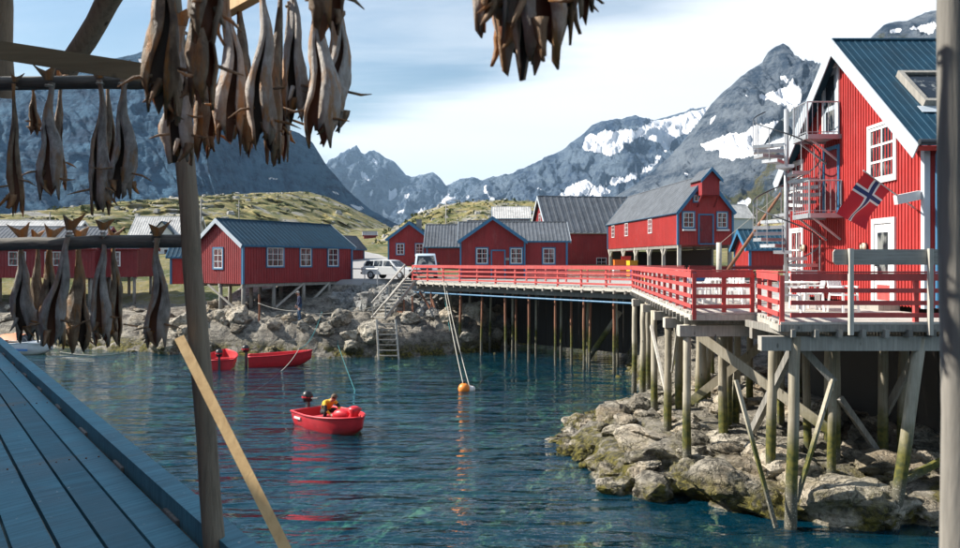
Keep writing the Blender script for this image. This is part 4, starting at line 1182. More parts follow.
# long bearers
for k in (.5, 2.5, 4.4):
    p = A + nAB * k; q = B + nAB * k
    edge_beam(p, q, .45, .2, .24, M['grey_wood'])
edge_beam(E + V2(-.35, .2), V2(17, 15.8), .46, .22, .3, M['pale_wood'])
edge_beam(V2(6.6, 18.3), V2(17, 18.3), .46, .22, .3, M['grey_wood'])
for y0, xx in ((18.9, 5.0), (21.4, 5.25), (24.2, 5.6), (28.0, 6.05), (32, 6.5)):
    edge_beam(V2(xx, y0), V2(10.6, y0 + .2), .48, .24, .28, M['pale_wood'])
def pile(x0, y0, x1, y1, r=.13, mat=None, ztop=None, zbot=None):
    g = (tz(x1, y1) - .3) if zbot is None else zbot
    zt = DECK - .32 if ztop is None else ztop
    n = 6; pts = []
    for i in range(n + 1):
        t = i / n
        pts.append((x1 + (x0 - x1) * t + rnd.uniform(-.012, .012), y1 + (y0 - y1) * t, g + (zt - g) * t))
    r *= .85
    MB().tube(pts, [r * (1.08 - .16 * i / n) * rnd.uniform(.96, 1.04) for i in range(n + 1)], 12).build('pile', mat or M['pile'], BW, smooth=True)
def pile_px(pt, pb, Y, r=.13, mat=None, Yb=None):
    a = at(pt[0], pt[1], Y); b = at(pb[0], pb[1], Yb or Y)
    pile(a.x, a.y, b.x, b.y, r, mat, None, min(b.z, tz(b.x, b.y)) - .25)
pile_px((795, 338), (790, 535), 15.75, .14)
pile_px((921, 338), (889, 526), 15.8, .15)
pile_px((1000, 338), (996, 520), 15.8, .14)
pile_px((773, 335), (770, 490), 17.6, .13)
pile_px((835, 342), (834, 468), 18.2, .15)
pile_px((904, 342), (902, 455), 18.3, .14)
pile_px((948, 342), (946, 470), 18.2, .14)
pile_px((687, 326), (687, 492), 18.9, .125)
pile_px((728, 340), (728, 437), 21.4, .13)
pile_px((668, 322), (668, 434), 21.4, .13)
pile_px((654, 320), (654, 407), 24.3, .13)
pile_px((643, 310), (643, 402), 28.0, .13)
pile_px((700, 330), (698, 400), 24.5, .13)
for X, Y in ((7.2, 24.3), (8.8, 24.4), (7.7, 28), (9.4, 28.1), (8.6, 21.5), (10.2, 21.5), (8.2, 18.9), (10.4, 24.4), (6.6, 32), (8.4, 32.1), (10.2, 32.1), (9.9, 18.4), (12.6, 18.4), (14.8, 18.4), (12, 15.9), (14.6, 15.9), (9.0, 35.5), (10.4, 36), (6.5, 20.1), (7.4, 21.5), (6.4, 24.3), (7.0, 26.2), (8.0, 26.2), (6.7, 30), (7.9, 30), (9.3, 20), (10.9, 16.9), (8.1, 17.2), (12.4, 17.1), (9.3, 30.2)):
    pile(X, Y, X + rnd.uniform(-.08, .08), Y, rnd.uniform(.11, .14))
for i in range(9):
    t = (i + .25) / 9
    for k, m_ in ((.5, M['rust_pile']), (2.5, M['pile'])):
        p = (A + nAB * k).lerp(B + nAB * k, t + (.03 if k > 1 else 0))
        if i < 2 and k < 1: continue
        pile(p.x, p.y, p.x + rnd.uniform(-.12, .12), p.y, rnd.uniform(.075, .10), m_ if rnd.random() < .8 else M['pile'])
for i in range(3):
    p = (A + nAB * 1.4).lerp(B + nAB * 1.4, rnd.uniform(.1, .98)); pile(p.x, p.y, p.x + rnd.uniform(-.1, .1), p.y, rnd.uniform(.06, .09), M['rust_pile'])
def brace(pt, pb, Y, Yb, w, h, mat, rnd_=False):
    a = at(pt[0], pt[1], Y); b = at(pb[0], pb[1], Yb)
    m = MB()
    if rnd_: m.tube([b, a.lerp(b, .5) + Vector((.02, 0, .03)), a], [w, w * .95, w * .85], 9)
    else: m.bar(b, a, w, h)
    m.build('brace', mat, BW, smooth=rnd_)
brace((736, 380), (776, 528), 16.6, 15.5, .09, .05, M['pile'])
brace((793, 348), (752, 432), 17.0, 18.4, .15, .15, M['grey_wood'])
brace((833, 378), (796, 502), 16.4, 15.9, .08, .08, M['pile'])
brace((797, 342), (834, 382), 16.6, 16.4, .07, .16, M['grey_wood'])
brace((700, 336), (832, 432), 19.4, 17.6, .06, .24, M['pile'])
brace((762, 345), (690, 402), 20, 21, .06, .22, M['pile'])
brace((651, 326), (668, 402), 24.0, 21.8, .07, .12, M['pale_wood'])
brace((678, 326), (672, 372), 19.2, 21.0, .05, .08, M['pale_wood'])
brace((840, 398), (878, 452), 17.9, 18.4, .1, .14, M['grey_wood'])
brace((960, 452), (892, 486), 16.4, 15.9, .1, .14, M['pile'])
brace((918, 350), (882, 420), 17.6, 18.6, .1, .16, M['grey_wood'])
brace((620, 312), (586, 362), 41, 42, .16, .16, M['pile'], True)
brace((438, 322), (420, 292), 47, 49, .09, .09, M['rust_pile'])
brace((441, 330), (431, 296), 46.6, 48.4, .09, .09, M['rust_pile'])
for a_, b_ in (((394, 311), (432, 318)), ((404, 300), (404, 316)), ((412, 296), (413, 318)), ((431, 292), (433, 325))):
    brace(a_, b_, 48.4, 47.6, .1, .1, M['rust_pile'])
bh = MB(); q0 = V2(-3.2, 55.8); q1 = V2(11.3, 41.7); nb = 62  # dark boards added behind the piles to stand in for shade
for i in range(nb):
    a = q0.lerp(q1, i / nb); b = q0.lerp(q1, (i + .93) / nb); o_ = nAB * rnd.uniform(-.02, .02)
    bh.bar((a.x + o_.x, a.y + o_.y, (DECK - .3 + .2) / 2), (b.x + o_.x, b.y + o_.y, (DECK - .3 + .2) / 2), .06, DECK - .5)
bh.build('shade_backing', M['shade_dark'], BW, kind='stuff')
# hanging service pipe below the far deck
MB().tube([(A.x + nAB.x * .2, A.y + nAB.y * .2, DECK - .75), (B.x + nAB.x * .2, B.y + nAB.y * .2, DECK - .75)], .05, 8).build('service_pipe', M['blue'], BW)

# red railings
post_me = MB().fbox(lambda a, b, c: (a, b, c), -.045, .045, -.045, .045, -.18, .97).mesh('railing_post', M['rail'])
def railing(label, p, q, n, rails=(.14, .40, .66, .94), z=DECK, hs=.095, top=.15, skip_end=False, mat=None, first=True):
    T_ = thing('railing', label, 'railing', (p.x, p.y, z), 'red boardwalk railings')
    d = (q - p); ang = math.atan2(d.y, d.x); mat = mat or M['rail']
    for i in range(n + 1):
        if (i == n and skip_end) or (i == 0 and not first): continue
        s = p.lerp(q, i / n)
        o = link('railing_post', post_me, T_, (s.x, s.y, z), (0, 0, ang))
    nd = V2(d.y, -d.x).normalized()
    for r_ in rails:
        h = top if r_ == rails[-1] else hs
        # outside face of the posts
        e = nd * .064
        for a_, b_ in [(0, 1)] if d.length < 6 else [(k / round(d.length / 4.5), (k + 1) / round(d.length / 4.5)) for k in range(round(d.length / 4.5))]:
            s = p.lerp(q, a_) + e; t = p.lerp(q, b_ - (.0006 if b_ < 1 else 0)) + e
            zz1 = z + r_ + rnd.uniform(-.008, .008)
            MB().bar((s.x, s.y, zz1), (t.x, t.y, zz1 + rnd.uniform(-.008, .008)), .036, h).build('rail', mat, T_)
    s = p + nd * .0; t = q + nd * .0
    MB().bar((s.x, s.y, z + rails[-1] + .075 + .022), (t.x, t.y, z + rails[-1] + .075 + .022), .15, .036).build('cap_rail', mat, T_)
    return T_
I = .06
railing('red railing along the far stretch of boardwalk, facing the water', A + nAB * I, B + nAB * I, 11, skip_end=False)
railing('red railing running back from the terrace step along the boardwalk edge', B + nBC * I + V2(0, -.1), C + nBC * I, 12)
railing('short red railing across the notch beside the terrace corner', C + V2(.12, .06), D + V2(-.1, .06), 2, first=False)
railing('short red railing on the left side of the terrace corner', D + V2(.08, .06), E + V2(.08, .1), 2)
railing('red railing along the terrace front, below the grey board', E + V2(.22, .06), V2(17, 15.66), 4, first=False)
railing('dark red railing on the landward side of the far boardwalk', A2 - nAB * .1 + (B2 - A2) * .45, B2 - nAB * .1, 7, rails=(.4, .66, .94), mat=M['dark_red'])
railing('dark red railing under the warehouse gable', V2(11.2, 40.2), V2(17.0, 41.5), 4, rails=(.2, .45, .7, .94), mat=M['dark_red'])

# grey board on two posts at the terrace front
T = thing('wooden_board', 'weathered grey board on two pale posts at the terrace railing', 'board', (9.2, 15.5, DECK - .3))
b0 = at(833, 257, 15.45); b1 = at(955, 256, 15.45)
m = MB(); hh = .16
prof = [(0, -.10), (.06, -hh), (b1.x - b0.x - .25, -hh), (b1.x - b0.x - .06, -.06), (b1.x - b0.x, hh), (.0 + .04, hh), (0, .1)]
m.add([(b0.x + a, 15.43, b0.z + c) for a, c in prof] + [(b0.x + a, 15.475, b0.z + c) for a, c in prof], [tuple(range(7)), tuple(range(13, 6, -1))] + [(i, (i + 1) % 7, 7 + (i + 1) % 7, 7 + i) for i in range(7)])
m.build('board', M['grey_wood_x'], T)
for px in (850.5, 930):
    a = at(px, 248.5, 15.4); MB().box((a.x, 15.385, (a.z + DECK - .25) / 2), (.085, .085, a.z - DECK + .25)).build('post', M['pale_wood'], T)

# ---------------------------------------------------------------- spiral staircase and balconies
SX, SY = 9.62, 23.55
T = thing('spiral_staircase', 'galvanised steel spiral staircase at the gable of the large red house', 'staircase', (SX, SY, DECK))
zt0, zt1 = DECK, 9.35
MB().tube([(SX, SY, DECK), (SX, SY, zt1 + 1.05)], .075, 14).build('centre_pole', M['steel'], T, smooth=True)
NT_ = 25; turns = 1.9; a0 = R(100)
rail = []
for i in range(NT_):
    t = (i + 1) / NT_; z = zt0 + (zt1 - zt0) * t; a = a0 - t * turns * 2 * math.pi
    da = R(15); m = MB(); r0, r1 = .07, 1.0
    ps = [(r0, a - da * 1.2), (r1, a - da), (r1, a + da), (r0, a + da * 1.2)]
    xy = [(SX + r * math.cos(b), SY + r * math.sin(b)) for r, b in ps]
    m.add([(x, y, z - .10) for x, y in xy] + [(x, y, z) for x, y in xy], [(0, 1, 2, 3), (7, 6, 5, 4), (0, 1, 5, 4), (1, 2, 6, 5), (2, 3, 7, 6), (3, 0, 4, 7)])
    m.build('tread', M['steel'], T)
    x, y = SX + .98 * math.cos(a), SY + .98 * math.sin(a)
    MB().tube([(x, y, z - .02), (x, y, z + .95)], .012, 6).build('baluster', M['steel'], T)
for i in range(NT_ * 3 + 1):
    t = (i / 3 + 1) / NT_; a = a0 - t * turns * 2 * math.pi
    rail.append((SX + .98 * math.cos(a), SY + .98 * math.sin(a), zt0 + (zt1 - zt0) * t + .95))
MB().tube(rail, .022, 8).build('handrail', M['dark_steel'], T, smooth=True)
def balcony(label, z, y0, y1, x0, railh=1.0, curve=False):
    T_ = thing('balcony', label, 'balcony', (HX, (y0 + y1) / 2, z))
    m = MB()
    for k in range(12):
        xa = x0 + (HX - .03 - x0) * k / 12
        m.box((xa + .035, (y0 + y1) / 2, z - .03), (.06, y1 - y0, .05))
    m.box((x0 - .02, (y0 + y1) / 2, z - .04), (.05, y1 - y0, .14)); m.box(((x0 + HX) / 2, y0 - .03, z - .04), (HX - x0, .05, .14)); m.box(((x0 + HX) / 2, y1 + .03, z - .04), (HX - x0, .05, .14))
    m.build('platform', M['steel'], T_)
    pts = [(HX - .06, y0, z), (x0, y0, z), (x0, y1, z)]
    for i in range(2):
        hr = MB(); h2 = MB(); hr.tube([Vector(pts[i]) + Vector((0, 0, railh)), Vector(pts[i + 1]) + Vector((0, 0, railh))], .022, 8)
        h2.tube([Vector(pts[i]) + Vector((0, 0, .1)), Vector(pts[i + 1]) + Vector((0, 0, .1))], .014, 6)
        hr.build('handrail', M['steel'], T_); h2.build('lower_rail', M['steel'], T_)
    for i in range(2):
        p, q = Vector(pts[i]), Vector(pts[i + 1]); n = max(2, int((q - p).length / .15))
        for j in range(n + 1):
            if i == 1 and j == 0: continue
            s = p.lerp(q, j / n); th = .03 if j in (0, n) else .009
            MB().tube([s, s + Vector((0, 0, railh))], th, 6).build('baluster', M['steel'], T_)
    for y in (y0 + .1, y1 - .1):
        MB().bar((x0 + .15, y, z - .1), (HX - .03, y, z - .75), .05, .05).build('bracket', M['steel'], T_)
balcony('upper steel balcony below the loft door of the large red house', 9.38, 22.35, 23.3, 9.75)
balcony('lower steel balcony in front of the red first-floor door', 7.02, 22.2, 23.3, 9.75)

# flag on its pole
fy = HX * F / (915 - 480)
P0 = Vector((HX - .03, HX * F / (916.5 - 480), EYE + (HY - 209) * 18.46 / F))
tip = at(863.5, 170.5, 17.0)
T = thing('flag', 'red flag with white edged blue cross on a slanting pole by the white door', 'flag', P0)
MB().tube([P0, tip], [.018, .014], 8).build('flag_pole', M['pale'], T, smooth=True)
bk = at(906, 200, 17.9); bk2 = at(918, 197, 18.2)
MB().bar(bk + Vector((-.25, 0, -.0)), bk2 + Vector((.03, 0, .05)), .10, .22).build('pole_bracket', M['white'], T)
MB().tube([tip + Vector((0.02, 0, -.02)), Vector((HX - .05, P0.y - .1, P0.z + .0))], .006, 5).build('halyard', M['rope'], T)
# cloth: hoist lies along the pole, fly hangs
hoist0 = tip.lerp(P0, .03); hv_ = (P0 - tip).normalized()
Hh, Lf = 1.22, 1.02
brk_u = [0, 6, 7, 9, 10, 22]; brk_v = [0, 6, 7, 9, 10, 16]
us = []; vs_ = []
for k in range(5):
    n = [5, 1, 2, 1, 9][k]; us += list(np.linspace(brk_u[k], brk_u[k + 1], n, endpoint=False))
    n = [5, 1, 2, 1, 5][k]; vs_ += list(np.linspace(brk_v[k], brk_v[k + 1], n, endpoint=False))
us.append(22); vs_.append(16)
fall = (at(841, 207, 17.35) - hoist0).normalized()
side = hv_.cross(fall).normalized()
vts = []; fcs = []; mi = []
for i, u in enumerate(us):
    for j, v in enumerate(vs_):
        a = u / 22; b = v / 16
        wv = .09 * a * math.sin(b * 7.5 + a * 3.0) + .05 * a * math.sin(a * 8 + b * 2)
        sag = Vector((0, 0, -.10)) * a * a
        vts.append(hoist0 + hv_ * Hh * (b * (1 - .10 * a)) + fall * Lf * a * (1 - .05 * b) + side * wv + sag)
nv = len(vs_)
def fcol(u, v):
    cx_ = 0 if u < 6 or u > 10 else (2 if 7 < u < 9 else 1); cy_ = 0 if v < 6 or v > 10 else (2 if 7 < v < 9 else 1)
    return max(cx_, cy_) if 2 not in (cx_, cy_) else 2
for i in range(len(us) - 1):
    for j in range(nv - 1):
        fcs.append((i * nv + j, (i + 1) * nv + j, (i + 1) * nv + j + 1, i * nv + j + 1))
        mi.append(fcol((us[i] + us[i + 1]) / 2, (vs_[j] + vs_[j + 1]) / 2))
m = MB(); m.v = [tuple(p) for p in vts]; m.f = fcs; m.m = mi
m.build('flag_cloth', [M['flag_red'], M['flag_white'], M['flag_blue']], T, smooth=True, recalc=False)

# terrace furniture
def plastic_chair(x, y, rz, label):
    T_ = thing('plastic_chair', label, 'chair', (x, y, DECK), 'white plastic chairs on the terrace')
    ca, sa = math.cos(rz), math.sin(rz)
    f = lambda a, b, c: (x + a * ca - b * sa, y + a * sa + b * ca, DECK + c)
    MB().fbox(f, -.23, .23, -.22, .22, .42, .45).build('seat', M['plastic_white'], T_)
    b_ = MB()
    for k in range(5):
        b_.fbox(lambda a, b, c: f(a, b + (c - .45) * .22, c), -.23 + k * .095, -.23 + k * .095 + .07, .19, .22, .45, .86)
    b_.fbox(lambda a, b, c: f(a, b + (c - .45) * .22, c), -.23, .22, .185, .225, .82, .90)
    b_.build('backrest', M['plastic_white'], T_)
    for sx in (-1, 1):
        MB().fbox(f, sx * .25 - .03, sx * .25 + .03, -.22, .24, .63, .66).build('armrest', M['plastic_white'], T_)
        for sy, h in ((-1, .63), (1, .45)):
            MB().bar(f(sx * .26, sy * .24, 0.006), f(sx * .23, sy * .2, h), .05, .05).build('leg', M['plastic_white'], T_)
def plastic_table(x, y, label):
    T_ = thing('plastic_table', label, 'table', (x, y, DECK), 'white plastic tables on the terrace')
    MB().tube([(x, y, DECK + .70), (x, y, DECK + .73)], .5, 20).build('table_top', M['plastic_white'], T_)
    for k in range(4):
        a = R(45 + 90 * k); MB().bar((x + .36 * math.cos(a), y + .36 * math.sin(a), DECK + .006), (x + .3 * math.cos(a), y + .3 * math.sin(a), DECK + .7), .05, .05).build('leg', M['plastic_white'], T_)
def on_deck(px, Y): return (px - 480) * Y / F
for px, Y, rz, lb in [(790, 18.4, 1.2, 'white plastic chair just inside the terrace corner railing'), (812, 19.2, -1.8, 'white plastic chair at the table below the spiral stairs'), (843, 18.6, .4, 'white plastic chair with arms under the grey board'),
                      (700, 22.5, .8, 'white plastic chair nearest the notch in the boardwalk railing'), (716, 24, 2.4, 'white plastic chair behind the notch railing, second from the left'), (735, 21.6, -.5, 'white plastic chair behind the notch railing, beside the terrace corner'), (748, 23.8, 1.4, 'white plastic chair in front of the spiral stairs')]:
    plastic_chair(on_deck(px, Y), Y, rz, lb)
plastic_table(on_deck(803, 19.9), 19.9, 'white round table below the spiral stairs')
plastic_table(on_deck(722, 22.8), 22.8, 'white round table behind the notch railing')

# ---------------------------------------------------------------- shore stairs, ladder
sa_ = at(411, 279, 49.8); sb_ = at(378, 319, 45.6)
T = thing('wooden_stairs', 'pale wooden stairs from the boardwalk end down to the rocks', 'stairs', sb_)
dn = (sb_ - sa_); hd = Vector((dn.x, dn.y, 0)).normalized(); sd2 = Vector((-hd.y, hd.x, 0))
if sd2.x < 0: sd2 = -sd2
for k in (-.45, .45):
    MB().bar(sa_ + sd2 * k, sb_ + sd2 * k, .06, .2).build('stringer', M['pale_wood'], T)
    MB().bar(sa_ + sd2 * k + Vector((0, 0, .95)), sb_ + sd2 * k + Vector((0, 0, .95)), .06, .09).build('handrail', M['pale_wood'], T)
    for t in (.02, .5, .97):
        p = sa_.lerp(sb_, t) + sd2 * k; MB().box((p.x, p.y, p.z + .45), (.07, .07, 1.1)).build('post', M['pale_wood'], T)
for i in range(12):
    p = sa_.lerp(sb_, (i + .5) / 12); MB().bar(p - sd2 * .42, p + sd2 * .42, .26, .04).build('step', M['pale_wood'], T)
la = at(386, 322, 44.0); lb_ = at(389, 359, 43.1)
T = thing('wooden_ladder', 'short pale wooden ladder leaning on the rock down into the water', 'ladder', lb_)
for k in (-.55, .55):
    MB().bar(la + Vector((k, 0, .15)), lb_ + Vector((k * 1.05, 0, -.3)), .1, .1).build('side_rail', M['pale_wood'], T)
for i in range(7):
    p = la.lerp(lb_, (i + .4) / 7); MB().bar(p - Vector((.53, 0, 0)), p + Vector((.53, 0, 0)), .14, .06).build('rung', M['grey_wood'], T)
# rail in front of the parked cars
fa = at(352, 268, 55.5); fb = at(378, 268, 53.5)
T = thing('road_barrier', 'low grey pipe barrier at the road edge beside the stilt cottage', 'barrier', (fa.x, fa.y, DECK))
MB().tube([(fa.x, fa.y, DECK + .75), (fb.x, fb.y, DECK + .75)], .04, 8).build('rail', M['steel'], T)
for t in (.02, .5, .98):
    p = fa.lerp(fb, t); MB().tube([(p.x, p.y, DECK - .5), (p.x, p.y, DECK + .75)], .04, 8).build('post', M['steel'], T)

# ---------------------------------------------------------------- lamp posts and poles
def pole(name, label, px, y0, y1, Y, r=.07, lamp=False, cat='pole'):
    a = at(px, y0, Y); b = at(px, y1, Y); g = min(b.z, tz(b.x, b.y)) - .3
    T_ = thing(name, label, cat, (b.x, b.y, b.z))
    MB().tube([(a.x, a.y, g), (a.x, a.y, a.z)], [r, r * .7], 8).build('pole', M['grey_wood'], T_, smooth=True)
    if lamp:
        MB().tube([(a.x, a.y, a.z - .05), (a.x + .5, a.y, a.z + .12), (a.x + 1.0, a.y, a.z + .1)], .04, 6).build('arm', M['steel'], T_)
        MB().box((a.x + 1.2, a.y, a.z + .08), (.6, .22, .12)).build('lamp_head', M['steel'], T_)
pole('street_lamp', 'slim street lamp post rising behind the link building', 446, 201, 262, 80, .07, True, 'street lamp')
pole('utility_pole', 'grey utility pole directly right of the log post', 201, 198, 262, 82, .11)
pole('utility_pole', 'thin utility pole behind the roof of the stilt cottage', 239, 200, 240, 105, .09)
pole('utility_pole', 'thin utility pole above the roofs left of the hanging fish', 50, 212, 262, 80, .09)
# leaning rusty boom
ba = at(724, 270, 40); bb = at(781, 193, 38)
T = thing('leaning_boom', 'long brown wooden boom leaning up between warehouse and spiral stairs', 'boom', ba)
MB().tube([ba - Vector((0, 0, .3)), bb], [.10, .07], 10).build('spar', M['rust_pile'], T, smooth=True)
st = at(719, 250, 40); MB().tube([(st.x, st.y, DECK - .3), (st.x, st.y, st.z + .4)], .14, 10).build('post', M['pale_wood'], T, smooth=True)
MB().tube([st + Vector((0, 0, .3)), bb], .012, 5).build('stay_rope', M['rope'], T)

# ---------------------------------------------------------------- boats
def boat(name, label, cx_, cy_, head, L, W, h, mat, mat_in, bluff=3.6, group=None, motor=True, thwarts=(.28, .62), draft=.16):
    """open boat; head: direction of the bow"""
    T_ = thing(name, label, 'boat', (cx_, cy_, 0), group)
    ca, sa = math.cos(head), math.sin(head)
    f = lambda a, b, c: Vector((cx_ + a * ca - b * sa, cy_ + a * sa + b * ca, c))
    ns = 18
    def section(t, inset, floor):
        hw = W / 2 * (.86 + .14 * min(1, t / .35)) * max(0.0, 1 - max(0, (t - .25) / .75) ** bluff) + .02
        hw = max(.02, hw - inset)
        sheer = h * (1 + .34 * t * t)
        keel = -draft + (draft + h * .55) * max(0, (t - .62) / .38) ** 2.4
        if floor is not None: keel = max(keel + inset, floor)
        x = (t - .5) * L - (inset if t > .9 else 0) + (inset if t < .05 else 0)
        pr = [(hw * 1.0, sheer), (hw * .985, sheer - .07), (hw * .93, keel + (sheer - keel) * .55), (hw * .82, keel + (sheer - keel) * .22), (hw * .45, keel + .05), (0, keel)]
        pts = [(x + .06 * t * (z - keel) / h, y, z) for y, z in pr]
        return [f(*p) for p in pts] + [f(p[0], -p[1], p[2]) for p in pts[-2::-1]]
    m = MB()
    O = [section(i / (ns - 1), 0, None) for i in range(ns)]; Q = [section(i / (ns - 1), .055, .10) for i in range(ns)]
    n = len(O[0]); vs = [p for s in O for p in s] + [p for s in Q for p in s]; off = ns * n
    fs = []; mi = []
    for i in range(ns - 1):
        for j in range(n - 1):
            fs.append((i * n + j, (i + 1) * n + j, (i + 1) * n + j + 1, i * n + j + 1)); mi.append(0)
            fs.append((off + i * n + j, off + i * n + j + 1, off + (i + 1) * n + j + 1, off + (i + 1) * n + j)); mi.append(1)
        for j in (0, n - 1):
            fs.append((i * n + j, off + i * n + j, off + (i + 1) * n + j, (i + 1) * n + j)); mi.append(0)
    for e_ in (0, ns - 1):
        fs.append(tuple(e_ * n + j for j in range(n))); mi.append(0)
        fs.append(tuple(off + e_ * n + j for j in range(n))); mi.append(1)
    fs.append((0, off, off + n - 1, n - 1)); mi.append(0)
    e_ = (ns - 1) * n; fs.append((e_, off + e_, off + e_ + n - 1, e_ + n - 1)); mi.append(0)
    m.v = [tuple(p) for p in vs]; m.f = fs; m.m = mi
    o = m.build('hull', [mat, mat_in], T_, recalc=True); smooth_angle(o.data, 45)
    for sg in (0, n - 1):
        MB().tube([O[i][sg] + Vector((0, 0, .01)) for i in range(ns)], .035, 8).build('gunwale', mat, T_, smooth=True)
    MB().tube([O[0][0], O[0][n - 1]], .035, 8).build('transom_rim', mat, T_, smooth=True)
    for t in thwarts:
        hw = W / 2 * .84
        MB().fbox(lambda a, b, c: f((t - .5) * L + a, b, c), -.14, .14, -hw, hw, h * .62, h * .62 + .05).build('thwart', mat_in, T_)
    if motor:
        q = -L / 2 - .12
        mo = MB()
        mo.tube([f(q, 0, h + .22), f(q - .02, 0, h + .42), f(q - .04, 0, h + .54), f(q - .05, 0, h + .60)], [.15, .19, .15, .05], 10)
        k = mo.build('outboard_motor', M['black'], T_, smooth=True)
        MB().tube([f(q - .03, 0, h + .36), f(q - .035, 0, h + .42)], .195, 10).build('stripe', M['flag_red'], k)
        MB().fbox(f, q - .06, q + .08, -.05, .05, -.5, h + .24).build('motor_leg', M['dark_steel'], k)
        MB().tube([f(q + .1, 0, h + .34), f(q + .55, .08, h + .4)], .025, 6).build('tiller', M['black'], k)
    return T_, f
bc = gp(334, 421, .25)
th = R(-47)
T_b, fb_ = boat('motor_boat', 'small red motor boat under way in mid harbour with a crouching person', bc.x, bc.y, th, 3.2, 1.62, .45, M['boat_red'], M['boat_red_in'], 3.2)
MB().tube([fb_(-1.2, .5, .36), fb_(.9, .35, .46)], .025, 8).build('oar', M['pale_wood'], T_b)
MB().fbox(lambda a, b, c: fb_(a, b, c), -1.25, -.85, -.80, -.775, .27, .34).build('name_plate', M['white'], T_b)
o_ = MB(); o_.tube([fb_(.98, .1, .34), fb_(1.03, .1, .5), fb_(1.06, .1, .62), fb_(1.07, .1, .80), fb_(1.07, .1, .88)], [.16, .2, .14, .25, .1], 12)
tag(o_.build('fuel_can', M['boat_red'], None, fb_(1.05, .1, .34), smooth=True), 'red rounded container standing in the bow of the moving boat', 'container')
pb_ = thing('float_bag', 'red float lying in front of the crouching person in the moving boat', 'float', fb_(.55, -.1, .4))
m = MB(); m.tube([fb_(.3, -.2, .5), fb_(.42, -.16, .55), fb_(.62, -.1, .58), fb_(.82, -.02, .56), fb_(.92, 0, .5)], [.07, .15, .18, .15, .07], 12); m.build('bag', M['boat_red'], pb_, smooth=True)
MB().tube([fb_(.3, -.2, .5), fb_(.2, -.22, .5)], .03, 8).build('neck', M['rope'], pb_)
b2 = gp(227, 366, .1)
boat('motor_boat', 'moored red boat seen from its stern with a black motor, left of the other', b2.x - .55, b2.y + .9, R(104), 3.4, 1.55, .5, M['boat_red'], M['boat_red_in'], 3.2)
b3 = gp(268, 366, .1)
boat('motor_boat', 'moored red boat lying side on, bow to the right below the shore rocks', b3.x + .35, b3.y + 1.1, R(17), 3.3, 1.4, .55, M['boat_red'], M['boat_red_in'], 2.6)
b4 = gp(14, 353, .1)
T, f4 = boat('day_boat', 'small white and blue boat with an orange cover at the far left', b4.x, b4.y + .6, R(-8), 4.4, 1.7, .62, M['boat_white'], M['boat_white'], 2.4, motor=False, thwarts=())
MB().fbox(f4, -1.5, 1.2, -.885, -.86, .25, .38).build('blue_stripe', M['boat_blue'], T)
m = MB(); cv = []
for a, hh_ in ((-2.0, .75), (-1.2, 1.15), (-.3, 1.25), (.35, 1.2)):
    cv.append([f4(a, b * .78, hh_ - (.35 if abs(b) > .9 else 0.0 if abs(b) < .6 else .1)) for b in (-1, -.6, 0, .6, 1)])
m.v = [tuple(p) for r_ in cv for p in r_]; m.f = [(i * 5 + j, i * 5 + j + 1, (i + 1) * 5 + j + 1, (i + 1) * 5 + j) for i in range(3) for j in range(4)]; m.m = [0] * 12
m.build('cover', M['orange'], T, smooth=True)
m = MB(); m.fbox(lambda a, b, c: f4(a - (c - .6) * .5, b, c), .5, .56, -.62, .62, .6, 1.1); m.build('windscreen', M['glass'], T)
MB().fbox(f4, .5, 1.7, -.6, .6, .66, .74).build('foredeck', M['boat_white'], T)

# ---------------------------------------------------------------- people
def person(name, label, J, edges, rad, matof, mats, root, hair=None, scale=1.0, at_=(0, 0, 0), rz=0.0):
    """one continuous skinned body; J: joint -> position in metres, local"""
    names = list(J); idx = {n: i for i, n in enumerate(names)}
    me = bpy.data.meshes.new('body'); me.from_pydata([J[n] for n in names], [(idx[a], idx[b]) for a, b in edges], [])
    o = bpy.data.objects.new('tmp_body', me); COL.objects.link(o)
    md = o.modifiers.new('s', 'SKIN'); md.use_smooth_shade = True
    sv = me.skin_vertices[0].data
    for n in names:
        r_ = rad.get(n, .05); sv[idx[n]].radius = (r_, r_) if not hasattr(r_, '__len__') else r_
        sv[idx[n]].use_root = (n == root)
    o.modifiers.new('sub', 'SUBSURF').render_levels = 2
    o.modifiers['sub'].levels = 2
    dg = bpy.context.evaluated_depsgraph_get(); dg.update()
    ev = o.evaluated_get(dg); bme = bpy.data.meshes.new_from_object(ev)
    COL.objects.unlink(o); bpy.data.objects.remove(o)
    bme.materials.clear()
    for m_ in mats: bme.materials.append(m_)
    P_ = np.array([J[n] for n in names])
    for p in bme.polygons:
        d = np.linalg.norm(P_ - np.array(p.center), axis=1); p.material_index = matof.get(names[int(d.argmin())], 0); p.use_smooth = True
    T_ = thing(name, label, 'person', at_)
    b = link('body', bme, T_, at_); b.rotation_euler = (0, 0, rz)
    M4 = Matrix.Translation(Vector(at_)) @ Matrix.Rotation(rz, 4, 'Z')
    return T_, (lambda x, y, z: M4 @ Vector((x, y, z)))
